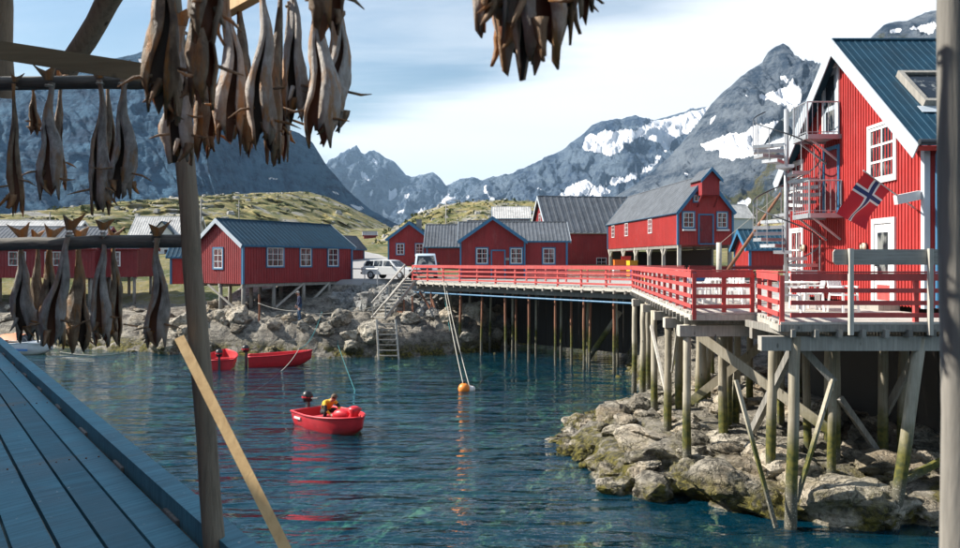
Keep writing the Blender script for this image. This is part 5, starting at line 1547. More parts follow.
# crouching person in the boat (local +x = towards the bow)
J = dict(pelvis=(-.25, 0, .30), waist=(-.18, 0, .45), chest=(.05, 0, .60), neckb=(.19, 0, .69), neck=(.26, 0, .73), head=(.34, 0, .79), headt=(.41, 0, .87),
         shl=(.09, .19, .64), ell=(.25, .27, .46), wrl=(.42, .16, .40), hal=(.50, .12, .36), shr=(.09, -.19, .64), elr=(.23, -.27, .44), wrr=(.36, -.18, .30), har=(.43, -.14, .25),
         hipl=(-.22, .11, .28), knl=(.18, .2, .36), anl=(.05, .2, .02), tol=(.2, .22, .0), hipr=(-.22, -.11, .28), knr=(.16, -.2, .34), anr=(.02, -.2, .02), tor=(.17, -.22, .0))
for s_ in ('l', 'r'):      # fingers
    y = .12 if s_ == 'l' else -.14; hx, hy, hz_ = J['ha' + s_]
    for k in range(4):
        J['f%s%d' % (s_, k)] = (hx + .05, hy + (k - 1.5) * .022, hz_ - .03); J['g%s%d' % (s_, k)] = (hx + .07, hy + (k - 1.5) * .022, hz_ - .08 + .01 * abs(k - 1.5))
    J['t' + s_] = (hx + .01, hy + (.05 if s_ == 'r' else -.05), hz_ - .04)
Ed = [('pelvis', 'waist'), ('waist', 'chest'), ('chest', 'neckb'), ('neckb', 'neck'), ('neck', 'head'), ('head', 'headt'),
      ('pelvis', 'hipl'), ('hipl', 'knl'), ('knl', 'anl'), ('anl', 'tol'), ('pelvis', 'hipr'), ('hipr', 'knr'), ('knr', 'anr'), ('anr', 'tor')]
for s_ in ('l', 'r'):
    Ed += [('chest', 'sh' + s_), ('sh' + s_, 'el' + s_), ('el' + s_, 'wr' + s_), ('wr' + s_, 'ha' + s_), ('ha' + s_, 't' + s_)]
    for k in range(4): Ed += [('ha' + s_, 'f%s%d' % (s_, k)), ('f%s%d' % (s_, k), 'g%s%d' % (s_, k))]
Rd = dict(pelvis=.15, waist=.15, chest=.17, neckb=.10, neck=.055, head=.095, headt=.075)
for s_ in ('l', 'r'):
    Rd.update({'sh' + s_: .085, 'el' + s_: .06, 'wr' + s_: .042, 'ha' + s_: .035, 't' + s_: .010, 'hip' + s_: .11, 'kn' + s_: .075, 'an' + s_: .055, 'to' + s_: .045})
    for k in range(4): Rd['f%s%d' % (s_, k)] = .009; Rd['g%s%d' % (s_, k)] = .008
MO = dict(pelvis=1, waist=0, chest=0, neckb=0, neck=2, head=2, headt=3)
for s_ in ('l', 'r'):
    MO.update({'sh' + s_: 0, 'el' + s_: 1, 'wr' + s_: 0, 'ha' + s_: 2, 't' + s_: 2, 'hip' + s_: 1, 'kn' + s_: 1, 'an' + s_: 1, 'to' + s_: 1})
    for k in range(4): MO['f%s%d' % (s_, k)] = 2; MO['g%s%d' % (s_, k)] = 2
pp = fb_(-.35, 0, .22)
T, g_ = person('person', 'person in yellow and black jacket crouching over gear in the red boat', J, Ed, Rd, MO, [M['yellow'], M['blackcloth'], M['skin'], M['hair']], 'pelvis', at_=pp, rz=th)
def face_bits(T_, g_, c, fwd, up=(0, 0, 1), r=.1, hairmat=None, cap=None):
    c = Vector(c); fwd = Vector(fwd).normalized(); upv = Vector(up); s_ = fwd.cross(upv).normalized(); upv = s_.cross(fwd)
    q = lambda a, b, d: g_(*(c + fwd * a + s_ * b + upv * d))
    MB().tube([q(r * .92, 0, .02), q(r * 1.25, 0, -.02), q(r * .95, 0, -.03)], [.012, .02, .012], 6).build('nose', M['skin'], T_)
    for k in (-1, 1):
        MB().tube([q(r * .86, k * .035, .03), q(r * .98, k * .035, .03)], .011, 6).build('eye', M['black'], T_)
        MB().tube([q(.0, k * r * .9, -.02), q(.0, k * r * 1.12, .0), q(-.01, k * r * 1.0, .03)], [.02, .025, .015], 6).build('ear', M['skin'], T_)
    MB().tube([q(r * .9, -.03, -.05), q(r * .96, 0, -.055), q(r * .9, .03, -.05)], .007, 5).build('mouth', M['lamp_red'], T_)
    h_ = MB(); rings = []
    for i in range(7):
        ph = R(90 - 15 * i); rr_ = r * 1.16
        rings.append([q(math.cos(t) * math.cos(ph) * rr_ - .012 - (.03 if i > 4 and math.cos(t) > .3 else 0) , math.sin(t) * math.cos(ph) * rr_, .025 + math.sin(ph) * rr_ + (.05 if i > 4 and math.cos(t) > .3 else 0)) for t in np.linspace(0, 2 * math.pi, 14, endpoint=False)])
    h_.v = [tuple(p) for r_ in rings for p in r_]
    h_.f = [(i * 14 + j, i * 14 + (j + 1) % 14, (i + 1) * 14 + (j + 1) % 14, (i + 1) * 14 + j) for i in range(6) for j in range(14)]; h_.m = [0] * len(h_.f)
    ho = h_.build('cap' if cap else 'hair', cap or hairmat or M['hair'], T_, smooth=True)
    if cap: MB().fbox(lambda a, b, d: q(a, b, d), r * .8, r * 1.7, -.07, .07, .055, .07).build('cap_peak', cap, ho)
face_bits(T, g_, (.36, 0, .815), (.7, 0, -.6), (.6, 0, .7), r=.095)
m = MB(); m.tube([g_(-.12, -.155, .46), g_(.03, -.175, .56), g_(.12, -.13, .64)], [.05, .05, .04], 8); m.build('jacket_patch', M['blackcloth'], T, smooth=True)
# standing person on the shore rocks
J2 = dict(pelvis=(0, 0, .92), waist=(0, 0, 1.08), chest=(.04, 0, 1.32), neckb=(.07, 0, 1.46), neck=(.09, 0, 1.52), head=(.12, 0, 1.62), headt=(.13, 0, 1.72),
          shl=(.04, .2, 1.38), ell=(.02, .27, 1.12), wrl=(.14, .27, .90), hal=(.17, .27, .83), shr=(.04, -.2, 1.38), elr=(.06, -.28, 1.12), wrr=(.18, -.26, .92), har=(.21, -.25, .85),
          hipl=(0, .10, .86), knl=(.04, .11, .47), anl=(-.02, .12, .08), tol=(.14, .14, .03), hipr=(0, -.10, .86), knr=(.1, -.12, .48), anr=(.04, -.13, .08), tor=(.2, -.15, .03))
for s_ in ('l', 'r'):
    hx, hy, hz_ = J2['ha' + s_]
    for k in range(4):
        J2['f%s%d' % (s_, k)] = (hx + .01 + (k - 1.5) * .02, hy, hz_ - .06); J2['g%s%d' % (s_, k)] = (hx + .03 + (k - 1.5) * .02, hy, hz_ - .12 + .01 * abs(k - 1.5))
    J2['t' + s_] = (hx + .06, hy, hz_ - .03)
MO2 = dict(MO); MO2.update(elr=0, ell=0, pelvis=1)
ps = at(300, 327, 45.6); ps.z = tz(ps.x, ps.y) - .03
T, g_ = person('person', 'person in dark navy clothes and cap standing on the rocks below the stilt cottage', J2, Ed, Rd, MO2, [M['navy'], M['jeans'], M['skin'], M['hair']], 'pelvis', at_=ps, rz=R(200))
face_bits(T, g_, (.125, 0, 1.64), (.95, 0, -.2), r=.095, cap=M['greycloth'])

# ---------------------------------------------------------------- cars
def wheel(T_, f, x, y, r=.3, w=.18):
    sgn = 1 if y > 0 else -1
    n = 16; m = MB()
    ring = lambda rr_, yy: [f(x + rr_ * math.cos(2 * math.pi * i / n), yy, r + rr_ * math.sin(2 * math.pi * i / n)) for i in range(n)]
    vs = ring(r, y - w / 2) + ring(r, y + w / 2); m.add(vs, [(i, (i + 1) % n, n + (i + 1) % n, n + i) for i in range(n)] + [tuple(range(n)), tuple(range(n, 2 * n))])
    o = m.build('wheel', M['tyre'], T_)
    yy = y + sgn * (w / 2 + .004); h_ = MB(); h_.add(ring(r * .62, yy) + ring(r * .55, yy + sgn * .015), [(i, (i + 1) % n, n + (i + 1) % n, n + i) for i in range(n)] + [tuple(range(n, 2 * n))])
    h_.build('rim', M['steel'], o)
def car(name, label, cat, x, y, z, head, prof, gh, W, mat, wheels, tumble=.14, cowl=None, rear=False):
    """prof: side outline of the lower body (x,z); gh: greenhouse outline"""
    T_ = thing(name, label, cat, (x, y, z))
    ca, sa = math.cos(head), math.sin(head)
    f = lambda a, b, c: Vector((x + a * ca - b * sa, y + a * sa + b * ca, z + c))
    def slab(pr, hw, nm, mt, tum=0.0, par=T_, bev=.06):
        zt = max(p[1] for p in pr); zb = min(p[1] for p in pr); m = MB(); n = len(pr)
        def yy(c, s): return s * (hw - tum * (c - zb) / max(.01, zt - zb))
        vs = []
        cxm = sum(p[0] for p in pr) / n; czm = sum(p[1] for p in pr) / n
        for s, sh in ((-1, 1), (-1, 0), (1, 0), (1, 1)):
            for a, c in pr:
                k = bev if sh else 0
                vs.append(f(a + (cxm - a) * k * .5, yy(c, s) * (1 if sh else (1 - .0)) * (1 if sh else .96) if False else yy(c, s) - s * (0 if sh else .0) - (s * .05 if not sh else 0) * 0, c))
        vs = []
        for s, k, e in ((-1, .10, 0), (-1, 0, .05), (1, 0, .05), (1, .10, 0)):
            for a, c in pr:
                vs.append(f(a + (cxm - a) * k * .25, yy(c, s) - s * e, c + (czm - c) * k * .5))
        fs = [tuple(range(n)), tuple(range(4 * n - 1, 3 * n - 1, -1))]
        for q in range(3):
            fs += [(q * n + i, q * n + (i + 1) % n, (q + 1) * n + (i + 1) % n, (q + 1) * n + i) for i in range(n)]
        m.add(vs, fs); o = m.build(nm, mt, par); smooth_angle(o.data, 38); return o
    slab(prof, W / 2, 'body', mat)
    slab(gh, W / 2 - .03, 'cabin', mat, tumble)
    for wx_ in wheels:
        for s in (-1, 1): wheel(T_, f, wx_, s * (W / 2 - .08))
    return T_, f
# station wagon: nose to the right, towards the camera
cpos = at(393, 270, 54.5)
Tc, fc = car('parked_estate_car', 'white estate car parked at the road edge by the boardwalk end', 'car', cpos.x - .25, 55.6, DECK, R(-28),
    [(-2.1, .32), (2.05, .32), (2.15, .5), (2.1, .72), (1.05, .88), (-2.05, .92), (-2.15, .6)], [(-2.0, .90), (.95, .86), (.35, 1.36), (-.1, 1.42), (-1.75, 1.40), (-2.02, 1.1)], 1.64, M['car_white'], (-1.3, 1.3))
def side_glass(T_, f, polys, hw, tum, zb, zt, d=.012):
    for s in (-1, 1):
        for po in polys:
            m = MB(); vs = []
            for e in (-.02, d):
                for a, c in po: vs.append(f(a, s * (hw - tum * (c - zb) / (zt - zb) + e), c))
            n = len(po); m.add(vs, [tuple(range(n)), tuple(range(2 * n - 1, n - 1, -1))] + [(i, (i + 1) % n, n + (i + 1) % n, n + i) for i in range(n)]); m.build('side_window', M['glass'], T_)
side_glass(Tc, fc, [[(.72, .93), (.28, 1.33), (-.22, 1.35), (-.22, .93)], [(-.3, .93), (-.3, 1.35), (-1.05, 1.35), (-1.05, .93)], [(-1.13, .95), (-1.13, 1.34), (-1.75, 1.32), (-1.9, .97)]], .79, .14, .86, 1.42)
def quad(T_, f, pts, nm, mt, off=(0, 0, 0)):
    m = MB(); a, b, c, d = [Vector(f(*p)) for p in pts]; nrm = (b - a).cross(d - a).normalized() * .012
    m.add([a - nrm, b - nrm, c - nrm, d - nrm, a + nrm, b + nrm, c + nrm, d + nrm], [(0, 1, 2, 3), (7, 6, 5, 4), (0, 1, 5, 4), (1, 2, 6, 5), (2, 3, 7, 6), (3, 0, 4, 7)]); return m.build(nm, mt, T_)
quad(Tc, fc, [(.90, -.68, .93), (.90, .68, .93), (.42, .58, 1.33), (.42, -.58, 1.33)], 'windscreen', M['glass'])
quad(Tc, fc, [(-2.035, -.62, 1.0), (-2.035, .62, 1.0), (-1.84, .56, 1.33), (-1.84, -.56, 1.33)], 'rear_window', M['glass'])
for s in (-1, 1):
    MB().fbox(fc, 2.08, 2.16, s * .62 - .17, s * .62 + .17, .56, .70).build('headlight', M['glass'], Tc)
    MB().fbox(fc, -2.17, -2.08, s * .68 - .1, s * .68 + .1, .6, .85).build('tail_light', M['lamp_red'], Tc)
    MB().fbox(fc, .55, .68, s * .88 - .08, s * .88 + .08, .92, 1.02).build('wing_mirror', M['black'], Tc)
MB().fbox(fc, 2.1, 2.2, -.8, .8, .34, .48).build('bumper', M['dark_steel'], Tc)
MB().fbox(fc, -2.22, -2.1, -.8, .8, .36, .50).build('bumper', M['dark_steel'], Tc)
MB().fbox(fc, 2.11, 2.17, -.4, .4, .57, .68).build('grille', M['black'], Tc)
# pale van, nose towards the camera
vp = at(424, 262, 58)
Tv, fv = car('parked_van', 'pale blue van parked nose on behind the boardwalk railing', 'van', vp.x, 59.2, DECK, R(-84),
    [(-2.2, .34), (2.2, .34), (2.28, .6), (2.2, .95), (-2.22, 1.05), (-2.25, .5)], [(-2.2, 1.0), (2.12, .92), (1.45, 1.78), (1.2, 1.90), (-2.1, 1.90)], 1.78, M['van_pale'], (-1.35, 1.45), .12)
quad(Tv, fv, [(2.02, -.72, 1.04), (2.02, .72, 1.04), (1.50, .62, 1.72), (1.50, -.62, 1.72)], 'windscreen', M['glass'])
side_glass(Tv, fv, [[(1.8, 1.06), (1.35, 1.66), (.6, 1.70), (.6, 1.06)], [(.5, 1.06), (.5, 1.70), (-.8, 1.70), (-.8, 1.06)], [(-.9, 1.06), (-.9, 1.70), (-2.0, 1.70), (-2.0, 1.06)]], .86, .12, .92, 1.9)
for s in (-1, 1):
    MB().fbox(fv, 2.2, 2.30, s * .66 - .16, s * .66 + .16, .64, .82).build('headlight', M['plastic_white'], Tv)
    MB().fbox(fv, 1.5, 1.62, s * .98 - .1, s * .98 + .1, 1.05, 1.22).build('wing_mirror', M['black'], Tv)
MB().fbox(fv, 2.22, 2.34, -.85, .85, .36, .52).build('bumper', M['dark_steel'], Tv)
MB().fbox(fv, 2.23, 2.29, -.45, .45, .62, .78).build('grille', M['black'], Tv)

# ---------------------------------------------------------------- goods under the warehouse
def crate(x, y, z, s, mat, label, rz=0.0):
    T_ = thing('fish_crate', label, 'crate', (x, y, z), 'plastic crates under the warehouse')
    ca, sa = math.cos(rz), math.sin(rz); f = lambda a, b, c: (x + a * ca - b * sa, y + a * sa + b * ca, z + c)
    w, d, h = s; h *= 1.45; m = MB(); t = .035
    m.fbox(f, -w / 2, w / 2, -d / 2, d / 2, 0, t); m.fbox(f, -w / 2, -w / 2 + t, -d / 2, d / 2, t, h); m.fbox(f, w / 2 - t, w / 2, -d / 2, d / 2, t, h)
    m.fbox(f, -w / 2 + t, w / 2 - t, -d / 2, -d / 2 + t, t, h); m.fbox(f, -w / 2 + t, w / 2 - t, d / 2 - t, d / 2, t, h); m.build('shell', mat, T_)
    r_ = MB(); r_.fbox(f, -w / 2 - .03, w / 2 + .03, -d / 2 - .03, -d / 2 - .001, h - .08, h + .01); r_.build('rim', mat, T_)
    r_ = MB(); r_.fbox(f, -w / 2 - .03, w / 2 + .03, d / 2 + .001, d / 2 + .03, h - .08, h + .01); r_.build('rim', mat, T_)
for px, Y, z_, s, mt, lb in [(619, 66, 0, (.9, .9, .8), 'crate_orange', 'orange crate under the warehouse, leftmost of the row'), (626, 66, 0, (.8, .9, 1.0), 'crate_red', 'red crate under the warehouse beside the orange one'), (632, 63, 0, (.7, .8, .9), 'crate_yellow', 'yellow crate under the warehouse in the middle of the row'),
                         (637, 61, 0, (.9, .9, .55), 'crate_blue', 'blue crate under the warehouse at the bottom of its stack'), (637, 61, .82, (.9, .9, .55), 'crate_blue', 'blue crate under the warehouse on top of its stack'), (643, 61, 0, (.5, .7, .9), 'crate_red', 'narrow red crate under the warehouse right of the blue stack'), (646.5, 60, 0, (.6, .7, .7), 'crate_yellow', 'yellow crate under the warehouse, rightmost of the row'), (616, 64, 0, (.5, .6, .5), 'plastic_white', 'small white crate under the warehouse at the far left')]:
    X_ = (px - 480) * Y / F; crate(X_, Y, tz(X_, Y) + z_, s, M[mt], lb, rnd.uniform(-.2, .2))
ub = at(668, 258, 57)
T, fu = boat('rowing_boat', 'pale rowing boat stored upright under the warehouse behind the posts', ub.x, 60, R(150), 4.0, 1.5, .5, M['boat_white'], M['boat_white'], 2.2, motor=False)
T.location.z = tz(ub.x, 60) + .75
for k in (-1.1, 1.1):
    cp = fu(k, 0, 0); zg = tz(cp.x, cp.y); MB().box((cp.x, cp.y, zg + .28), (.2, 1.0, .62), R(150)).build('trestle', M['grey_wood'], None)
for o in [o for o in bpy.data.objects if o.name.startswith('trestle')]:
    tag(o, 'grey wooden trestle carrying the ' + ('left' if o.location.x < ub.x else 'right') + ' end of the stored rowing boat', 'trestle', 'trestles under the rowing boat')
cw = at(705, 258, 56); 
crate(cw.x, 57.0, tz(cw.x, 57), (1.8, 1.2, .9), M['boat_blue'], 'wide blue tub under the warehouse gable')

# ---------------------------------------------------------------- ropes and buoys
def rope(label, pts, r=.02, mat='rope', sag=.0, n=14, cat='rope'):
    out = []
    P_ = [Vector(p) for p in pts]
    for i in range(len(P_) - 1):
        for k in range(n):
            t = k / n; q = P_[i].lerp(P_[i + 1], t); q.z -= sag * 4 * t * (1 - t); out.append(q)
    out.append(P_[-1])
    o = MB().tube(out, r, 6).build('rope', M[mat], None, P_[0], smooth=True)
    return tag(o, label, cat)
bow3 = at(299, 349, 40.5)
rope('white mooring rope from the side-on red boat curving into the water', [bow3, at(280, 372, 38.5), gp(240, 398, -.1)], .022, 'rope', .12)
rope('teal mooring rope from the shore to the side-on red boat', [at(322, 312, 46), bow3], .02, 'rope_teal', .5)
rope('teal rope hanging from the rocks and running into the water beside the moving boat', [at(337, 312, 46), at(338, 345, 44.5), gp(357, 396, -.05)], .014, 'rope_teal', .05)
rt = at(441, 267, 49); by = gp(464, 391)
rope('pale rope stretched from the boardwalk railing to the orange buoy', [rt, by + Vector((0, 0, .15))], .02, 'rope', .35)
rope('second pale rope beside it, from the boardwalk edge to the buoys', [rt + Vector((.25, 0, -.9)), by + Vector((.25, 0, .15))], .02, 'rope', .3)
rope('teal rope hanging down from the boardwalk edge near the stairs', [rt + Vector((.1, .1, -1)), at(450, 331, 46)], .02, 'rope_teal', .1)
rope('rope railing strung along the rocks below the stilt cottage', [at(258, 303, 46), at(300, 311, 45.5), at(337, 312, 46), at(385, 303, 48)], .025, 'rope', .15)
rope('pale mooring line lying on the water at left', [gp(60, 352, .015), gp(78, 354.5, .015), gp(95, 355.5, .015), gp(112, 354.5, .015), gp(128, 352, .015), gp(140, 350.5, .015)], .016, 'rope', 0)
for px, y0, y1, Y in ((259, 296, 320, 46.2), (337, 311, 322, 46.0)):
    a = at(px, y0, Y); g = tz(a.x, a.y)
    tag(MB().tube([(a.x, a.y, g - .2), (a.x + .03, a.y, (g + a.z) / 2), (a.x, a.y, a.z + .1)], .06, 8).build('mooring_post', M['rust'], None, (a.x, a.y, g)), 'rusty mooring post on the rocks, ' + ('left of' if px < 300 else 'right of') + ' the person in navy', 'post')
def buoy(p, r, mat, label):
    T_ = thing('buoy', label, 'buoy', p); m = MB(); pts = []; rd = []
    for i in range(9):
        a = R(-90 + i * 20); pts.append(p + Vector((0, 0, r * math.sin(a) + r * .35))); rd.append(max(.02, r * math.cos(a)))
    m.tube(pts, rd, 14); m.build('float', mat, T_, smooth=True)
    MB().tube([p + Vector((0, 0, r * 1.25)), p + Vector((0, 0, r * 1.65))], .05, 8).build('neck', M['black'], T_)
buoy(by, .26, M['buoy'], 'orange round buoy floating at the end of the ropes')
buoy(by + Vector((.33, .05, 0)), .17, M['plastic_white'], 'white round buoy floating next to the orange one')

# ---------------------------------------------------------------- near dock and fish rack
DZ = EYE - 1.62
tv = Vector((-.606, .795, 0)); nv_ = Vector((-.795, -.606, 0))     # along the dock, inward
O0 = Vector((-1.14, 3.93, 0))
fd = lambda a, b, c: O0 + tv * a + nv_ * b + Vector((0, 0, c))      # a along, b inward from the outer edge
DK = thing('fishing_dock', 'weathered plank dock in the near left foreground', 'dock', fd(3, 1.5, DZ))
pw, gapw = .195, .02
for i in range(20):
    b0_ = .165 + i * (pw + gapw)
    dzz = rnd.uniform(-.004, .004)
    cuts = [-7.0, rnd.uniform(-2, 0), rnd.uniform(4.2, 9), rnd.uniform(13, 16), 22.0] if i not in (1, 2) else [-7.0, 22.0]
    for a0_, a1_ in zip(cuts[:-1], cuts[1:]):
        m = MB(); rt_ = rnd.uniform(-.004, .004)
        m.fbox(lambda a, b, c: fd(a, b, c + rt_ * (b - b0_) / pw), a0_ + .004, a1_ - .004, b0_, b0_ + pw, DZ - .05 + dzz, DZ + dzz)
        pl = m.build('plank', None or M['grey_wood'], DK)
        # nail heads are left to the grain
m_dock = None
def m_dockwood():
    t = NT('dock_plank_wood'); p = t.coord(True)
    r_ = t.map(p, (1, 1, 1), (0, 0, math.atan2(.606, .795)))   # turn so that y runs along the dock
    g = t.noise(t.map(r_, (22, 0.9, 3)), 1.5, 7, 0.68, 0.3)
    b = t.noise(r_, 1.6, 5, 0.6); w = t.noise(t.map(r_, (2.5, .5, 1)), 1.0, 4, .6)
    k = t.math('ADD', t.math('MULTIPLY', g, .55), t.math('MULTIPLY', b, .45))
    k = t.math('ADD', k, t.math('MULTIPLY', t.math('SUBTRACT', t.objrand(), .5), .2))
    col = t.mix(t.ss(k, .34, .7), (.035, .13, .17), (.11, .32, .40))  # teal puts the blue of the shade into the wood colour
    col = t.mix(t.math('MULTIPLY', t.ss(w, .6, .75), .5), col, (.20, .13, .07))
    sp = t.ss(t.noise(p, 26, 3, .5), .72, .76); col = t.mix(t.math('MULTIPLY', sp, .7), col, (.62, .62, .58))
    return t.pbr(col, t.ss(b, .2, .8, .5, .8), t.bump(t.math('ADD', g, t.math('MULTIPLY', b, .4)), .5, .012), .45)
MD = m_dockwood()
for o in DK.children:
    if o.name.startswith('plank'): o.data.materials[0] = MD
MB().fbox(fd, -7, 9.3, 0, .14, DZ - .02, DZ + .12).build('kerb_beam', MD, DK)
MB().fbox(fd, 9.31, 22, 0.004, .144, DZ - .02, DZ + .117).build('kerb_beam', MD, DK)
MB().fbox(fd, -7, 22, -.04, -.002, DZ - .32, DZ - .03).build('fascia', M['grey_wood'], DK)
for i in range(19):   # spacer blocks below the kerb
    a = -6.5 + i * 1.5; MB().fbox(fd, a, a + .3, .141, .163, DZ - .05, DZ + .02).build('block', M['grey_wood'], DK)
for i in range(10):
    a = -6 + i * 3.0; MB().fbox(fd, a, a + .16, 0.02, 4.4, DZ - .3, DZ - .055).build('cross_beam', M['grey_wood'], DK)
    for b in (.25, 2.3, 4.2):
        q = fd(a + .08, b, 0); MB().tube([(q.x, q.y, tz(q.x, q.y) - .3), (q.x, q.y, DZ - .3)], [.15, .13], 10).build('pile', M['pile'], DK, smooth=True)
nl = MB()
for i in range(20):
    for j in range(10):
        for k in (.045, .15):
            a = -6 + j * 3.0 + .08 + rnd.uniform(-.02, .02); b = .165 + i * (pw + gapw) + k + rnd.uniform(-.008, .008)
            nl.tube([fd(a, b, DZ - .002), fd(a, b, DZ + .0065)], .007, 6)
nl.build('nail_head', M['rust'], DK, kind='stuff')
# unseen boathouse, added inland of the dock so its shade lies on the planks
q = fd(-9, 4.45, 0)
house('added_shade_boathouse', 'unseen tall red boathouse added to shade the near dock', 'boathouse', (q.x, q.y), math.atan2(tv.y, tv.x), 30, 6.5, DZ, 5.2, 3.2, M['red2'], M['roof_grey'], M['white'], batten=.3, ov_e=.3)

# rack timbers
RK = thing('fish_drying_rack', 'log fish drying rack standing on the near dock edge', 'rack', (-1.45, 4.1, DZ))
def log(p0, p1, r0, r1, mat, nm='pole', n=9, wob=.025, sd_=1):
    rr = random.Random(sd_); p0, p1 = Vector(p0), Vector(p1); pts = []; rd = []
    for i in range(n + 1):
        t = i / n; q = p0.lerp(p1, t); q = q + Vector((rr.uniform(-1, 1), rr.uniform(-1, 1), rr.uniform(-1, 1))) * .006 * (1 if 0 < i < n else 0)
        pts.append(q); rd.append((r0 + (r1 - r0) * t) * rr.uniform(.96, 1.04))
    o = MB().tube(pts, rd, 14, True, 0, wob, sd_).build(nm, mat, RK, smooth=True); smooth_angle(o.data, 50)
    return o
# main post at the dock edge
pb0 = at(219, 560, 4.08); pb0.z = DZ - .25; pt0 = at(181, 130, 4.15); ptop = at(168, -60, 4.2)
log(pb0, ptop, .058, .046, M['log'], 'post', 12, .03, 3)
# fresh pine brace leaning out over the water
a_ = at(181, 341, 3.95); b_ = at(296, 570, 3.35)
MB().bar(a_, b_ + (b_ - a_) * .25, .05, .085, (0.35, -1, .2)).build('brace', M['fresh_wood'], RK)
# two horizontal poles at left
lo_l = at(-120, 246, 4.45); lo_r = at(196, 241, 4.15)
log(lo_l, lo_r, .036, .036, M['log_x'], 'hanging_pole', 10, .03, 5)
up_l = at(-120, 86, 4.35); up_r = at(200, 81, 4.25)
log(up_l, up_r, .042, .036, M['log_x'], 'hanging_pole', 10, .03, 6)
# thick pole at far left, diagonal log, olive board
log(at(4, 98, 4.7), at(-2, -90, 4.5), .062, .062, M['log'], 'rafter', 8, .03, 7)
log(at(62, 80, 4.7), at(160, -85, 4.3), .062, .066, M['log'], 'rafter', 8, .03, 8)
pA = at(-90, 36, 4.0); pB = at(172, 77, 4.0)
MB().bar(pA, pB, .03, .098, (0, -.12, 1)).build('cross_board', M['olive_wood'], RK)
# far left support post (outside the frame) and the one at the right edge
q = fd(3.9, 1.9, 0); log((lo_l.x + .02, lo_l.y - .12, DZ - .1), (lo_l.x + .02, lo_l.y - .1, 7.6), .065, .055, M['log'], 'post', 9, .03, 9)
rp = at(955, 400, 1.72); log((rp.x, rp.y, DZ - .1), (rp.x - .012, rp.y, 8.0), .032, .030, M['grey_wood'], 'post', 9, .03, 10)
# overhead bars that carry the front fish
bars = [((115, 5, 3.2), (400, 4, 3.1), -50), ((120, 0, 2.45), (420, 0, 2.4), -60), ((420, 0, 2.0), (700, 0, 1.95), -130)]
def zrow(py, Y): return EYE + (HY - py) * Y / F
ba1 = at(90, -18, 3.3); ba2 = at(420, -22, 3.15); log(ba1, ba2, .035, .033, M['log_x'], 'hanging_pole', 8, .03, 11)
bb1 = at(60, -70, 2.5); bb2 = at(460, -74, 2.4); log(bb1, bb2, .033, .033, M['log_x'], 'hanging_pole', 8, .03, 12)
bc1 = at(330, -235, 1.95); bc2 = at(760, -238, 1.9); log(bc1, bc2, .03, .03, M['log_x'], 'hanging_pole', 8, .03, 13)
bd1 = at(205, 22, 3.55); bd2 = at(270, -14, 3.2); MB().bar(bd1, bd1 + (bd2 - bd1) * 1.6, .05, .05).build('cross_piece', M['fresh_wood'], RK)
# top beams tying the posts
log((ptop.x, ptop.y, 7.3), (rp.x, rp.y, 7.45), .055, .05, M['log_x'], 'top_beam', 10, .03, 14)
log((lo_l.x, lo_l.y - .1, 7.3), (ptop.x, ptop.y + .08, 7.32), .055, .05, M['log_x'], 'top_beam', 10, .03, 15)

def m_fish(name, base, dark, warm):
    t = NT(name); p = t.coord(False); r_ = t.objrand()
    q = t.map(p, (1, 1, 1)); sp = t.sep(p)
    st = t.noise(t.map(p, (30, 30, 9)), 1.5, 8, .72, .9); bl = t.noise(p, 9, 5, .65); fi = t.noise(p, 60, 4, .6)
    k = t.math('ADD', t.math('MULTIPLY', st, .5), t.math('MULTIPLY', bl, .5))
    col = t.mix(t.ss(k, .34, .66), dark, base)
    wf = t.math('ADD', t.math('MULTIPLY', t.ss(t.math('ADD', sp[2], t.math('MULTIPLY', bl, .3)), -.25, -.6), .6), t.math('MULTIPLY', t.ss(t.noise(t.map(p, (14, 14, 3)), 1.3, 4), .5, .6), .8))
    col = t.mix(t.math('MULTIPLY', wf, t.math('ADD', .45, t.math('MULTIPLY', r_, .55)), None, True), col, warm)
    nb_ = t.bump(t.math('ADD', st, t.math('MULTIPLY', fi, .35)), .9, .016)
    m_ = t.pbr(col, t.ss(bl, .2, .8, .38, .65), nb_, .45)
    pr_ = [n for n in t.t.nodes if n.type == 'BSDF_PRINCIPLED'][0]      # dried skin lets some light through
    tl = t.n('ShaderNodeBsdfTranslucent'); t.L(t.mix(.5, col, (.75, .42, .16)), tl.inputs['Color'])
    mx = t.n('ShaderNodeMixShader'); mx.inputs[0].default_value = .3
    t.L(pr_.outputs[0], mx.inputs[1]); t.L(tl.outputs[0], mx.inputs[2]); t.L(mx.outputs[0], t.out.inputs['Surface'])
    return m_
MF = m_fish('dried_fish_skin', (.70, .69, .65), (.22, .22, .21), (.50, .27, .10))
MF2 = m_fish('dried_fish_skin_dark', (.50, .40, .28), (.10, .085, .065), (.62, .26, .05))
MF3 = m_fish('dried_fish_skin_pale', (.88, .86, .82), (.46, .41, .35), (.66, .34, .13))
MI = m_plain('dried_fish_flesh', (.20, .075, .035), .6, 0, .5, None, 18)
MI2 = m_plain('dried_fish_flesh_dark', (.06, .035, .022), .6, 0, .5, None, 18)
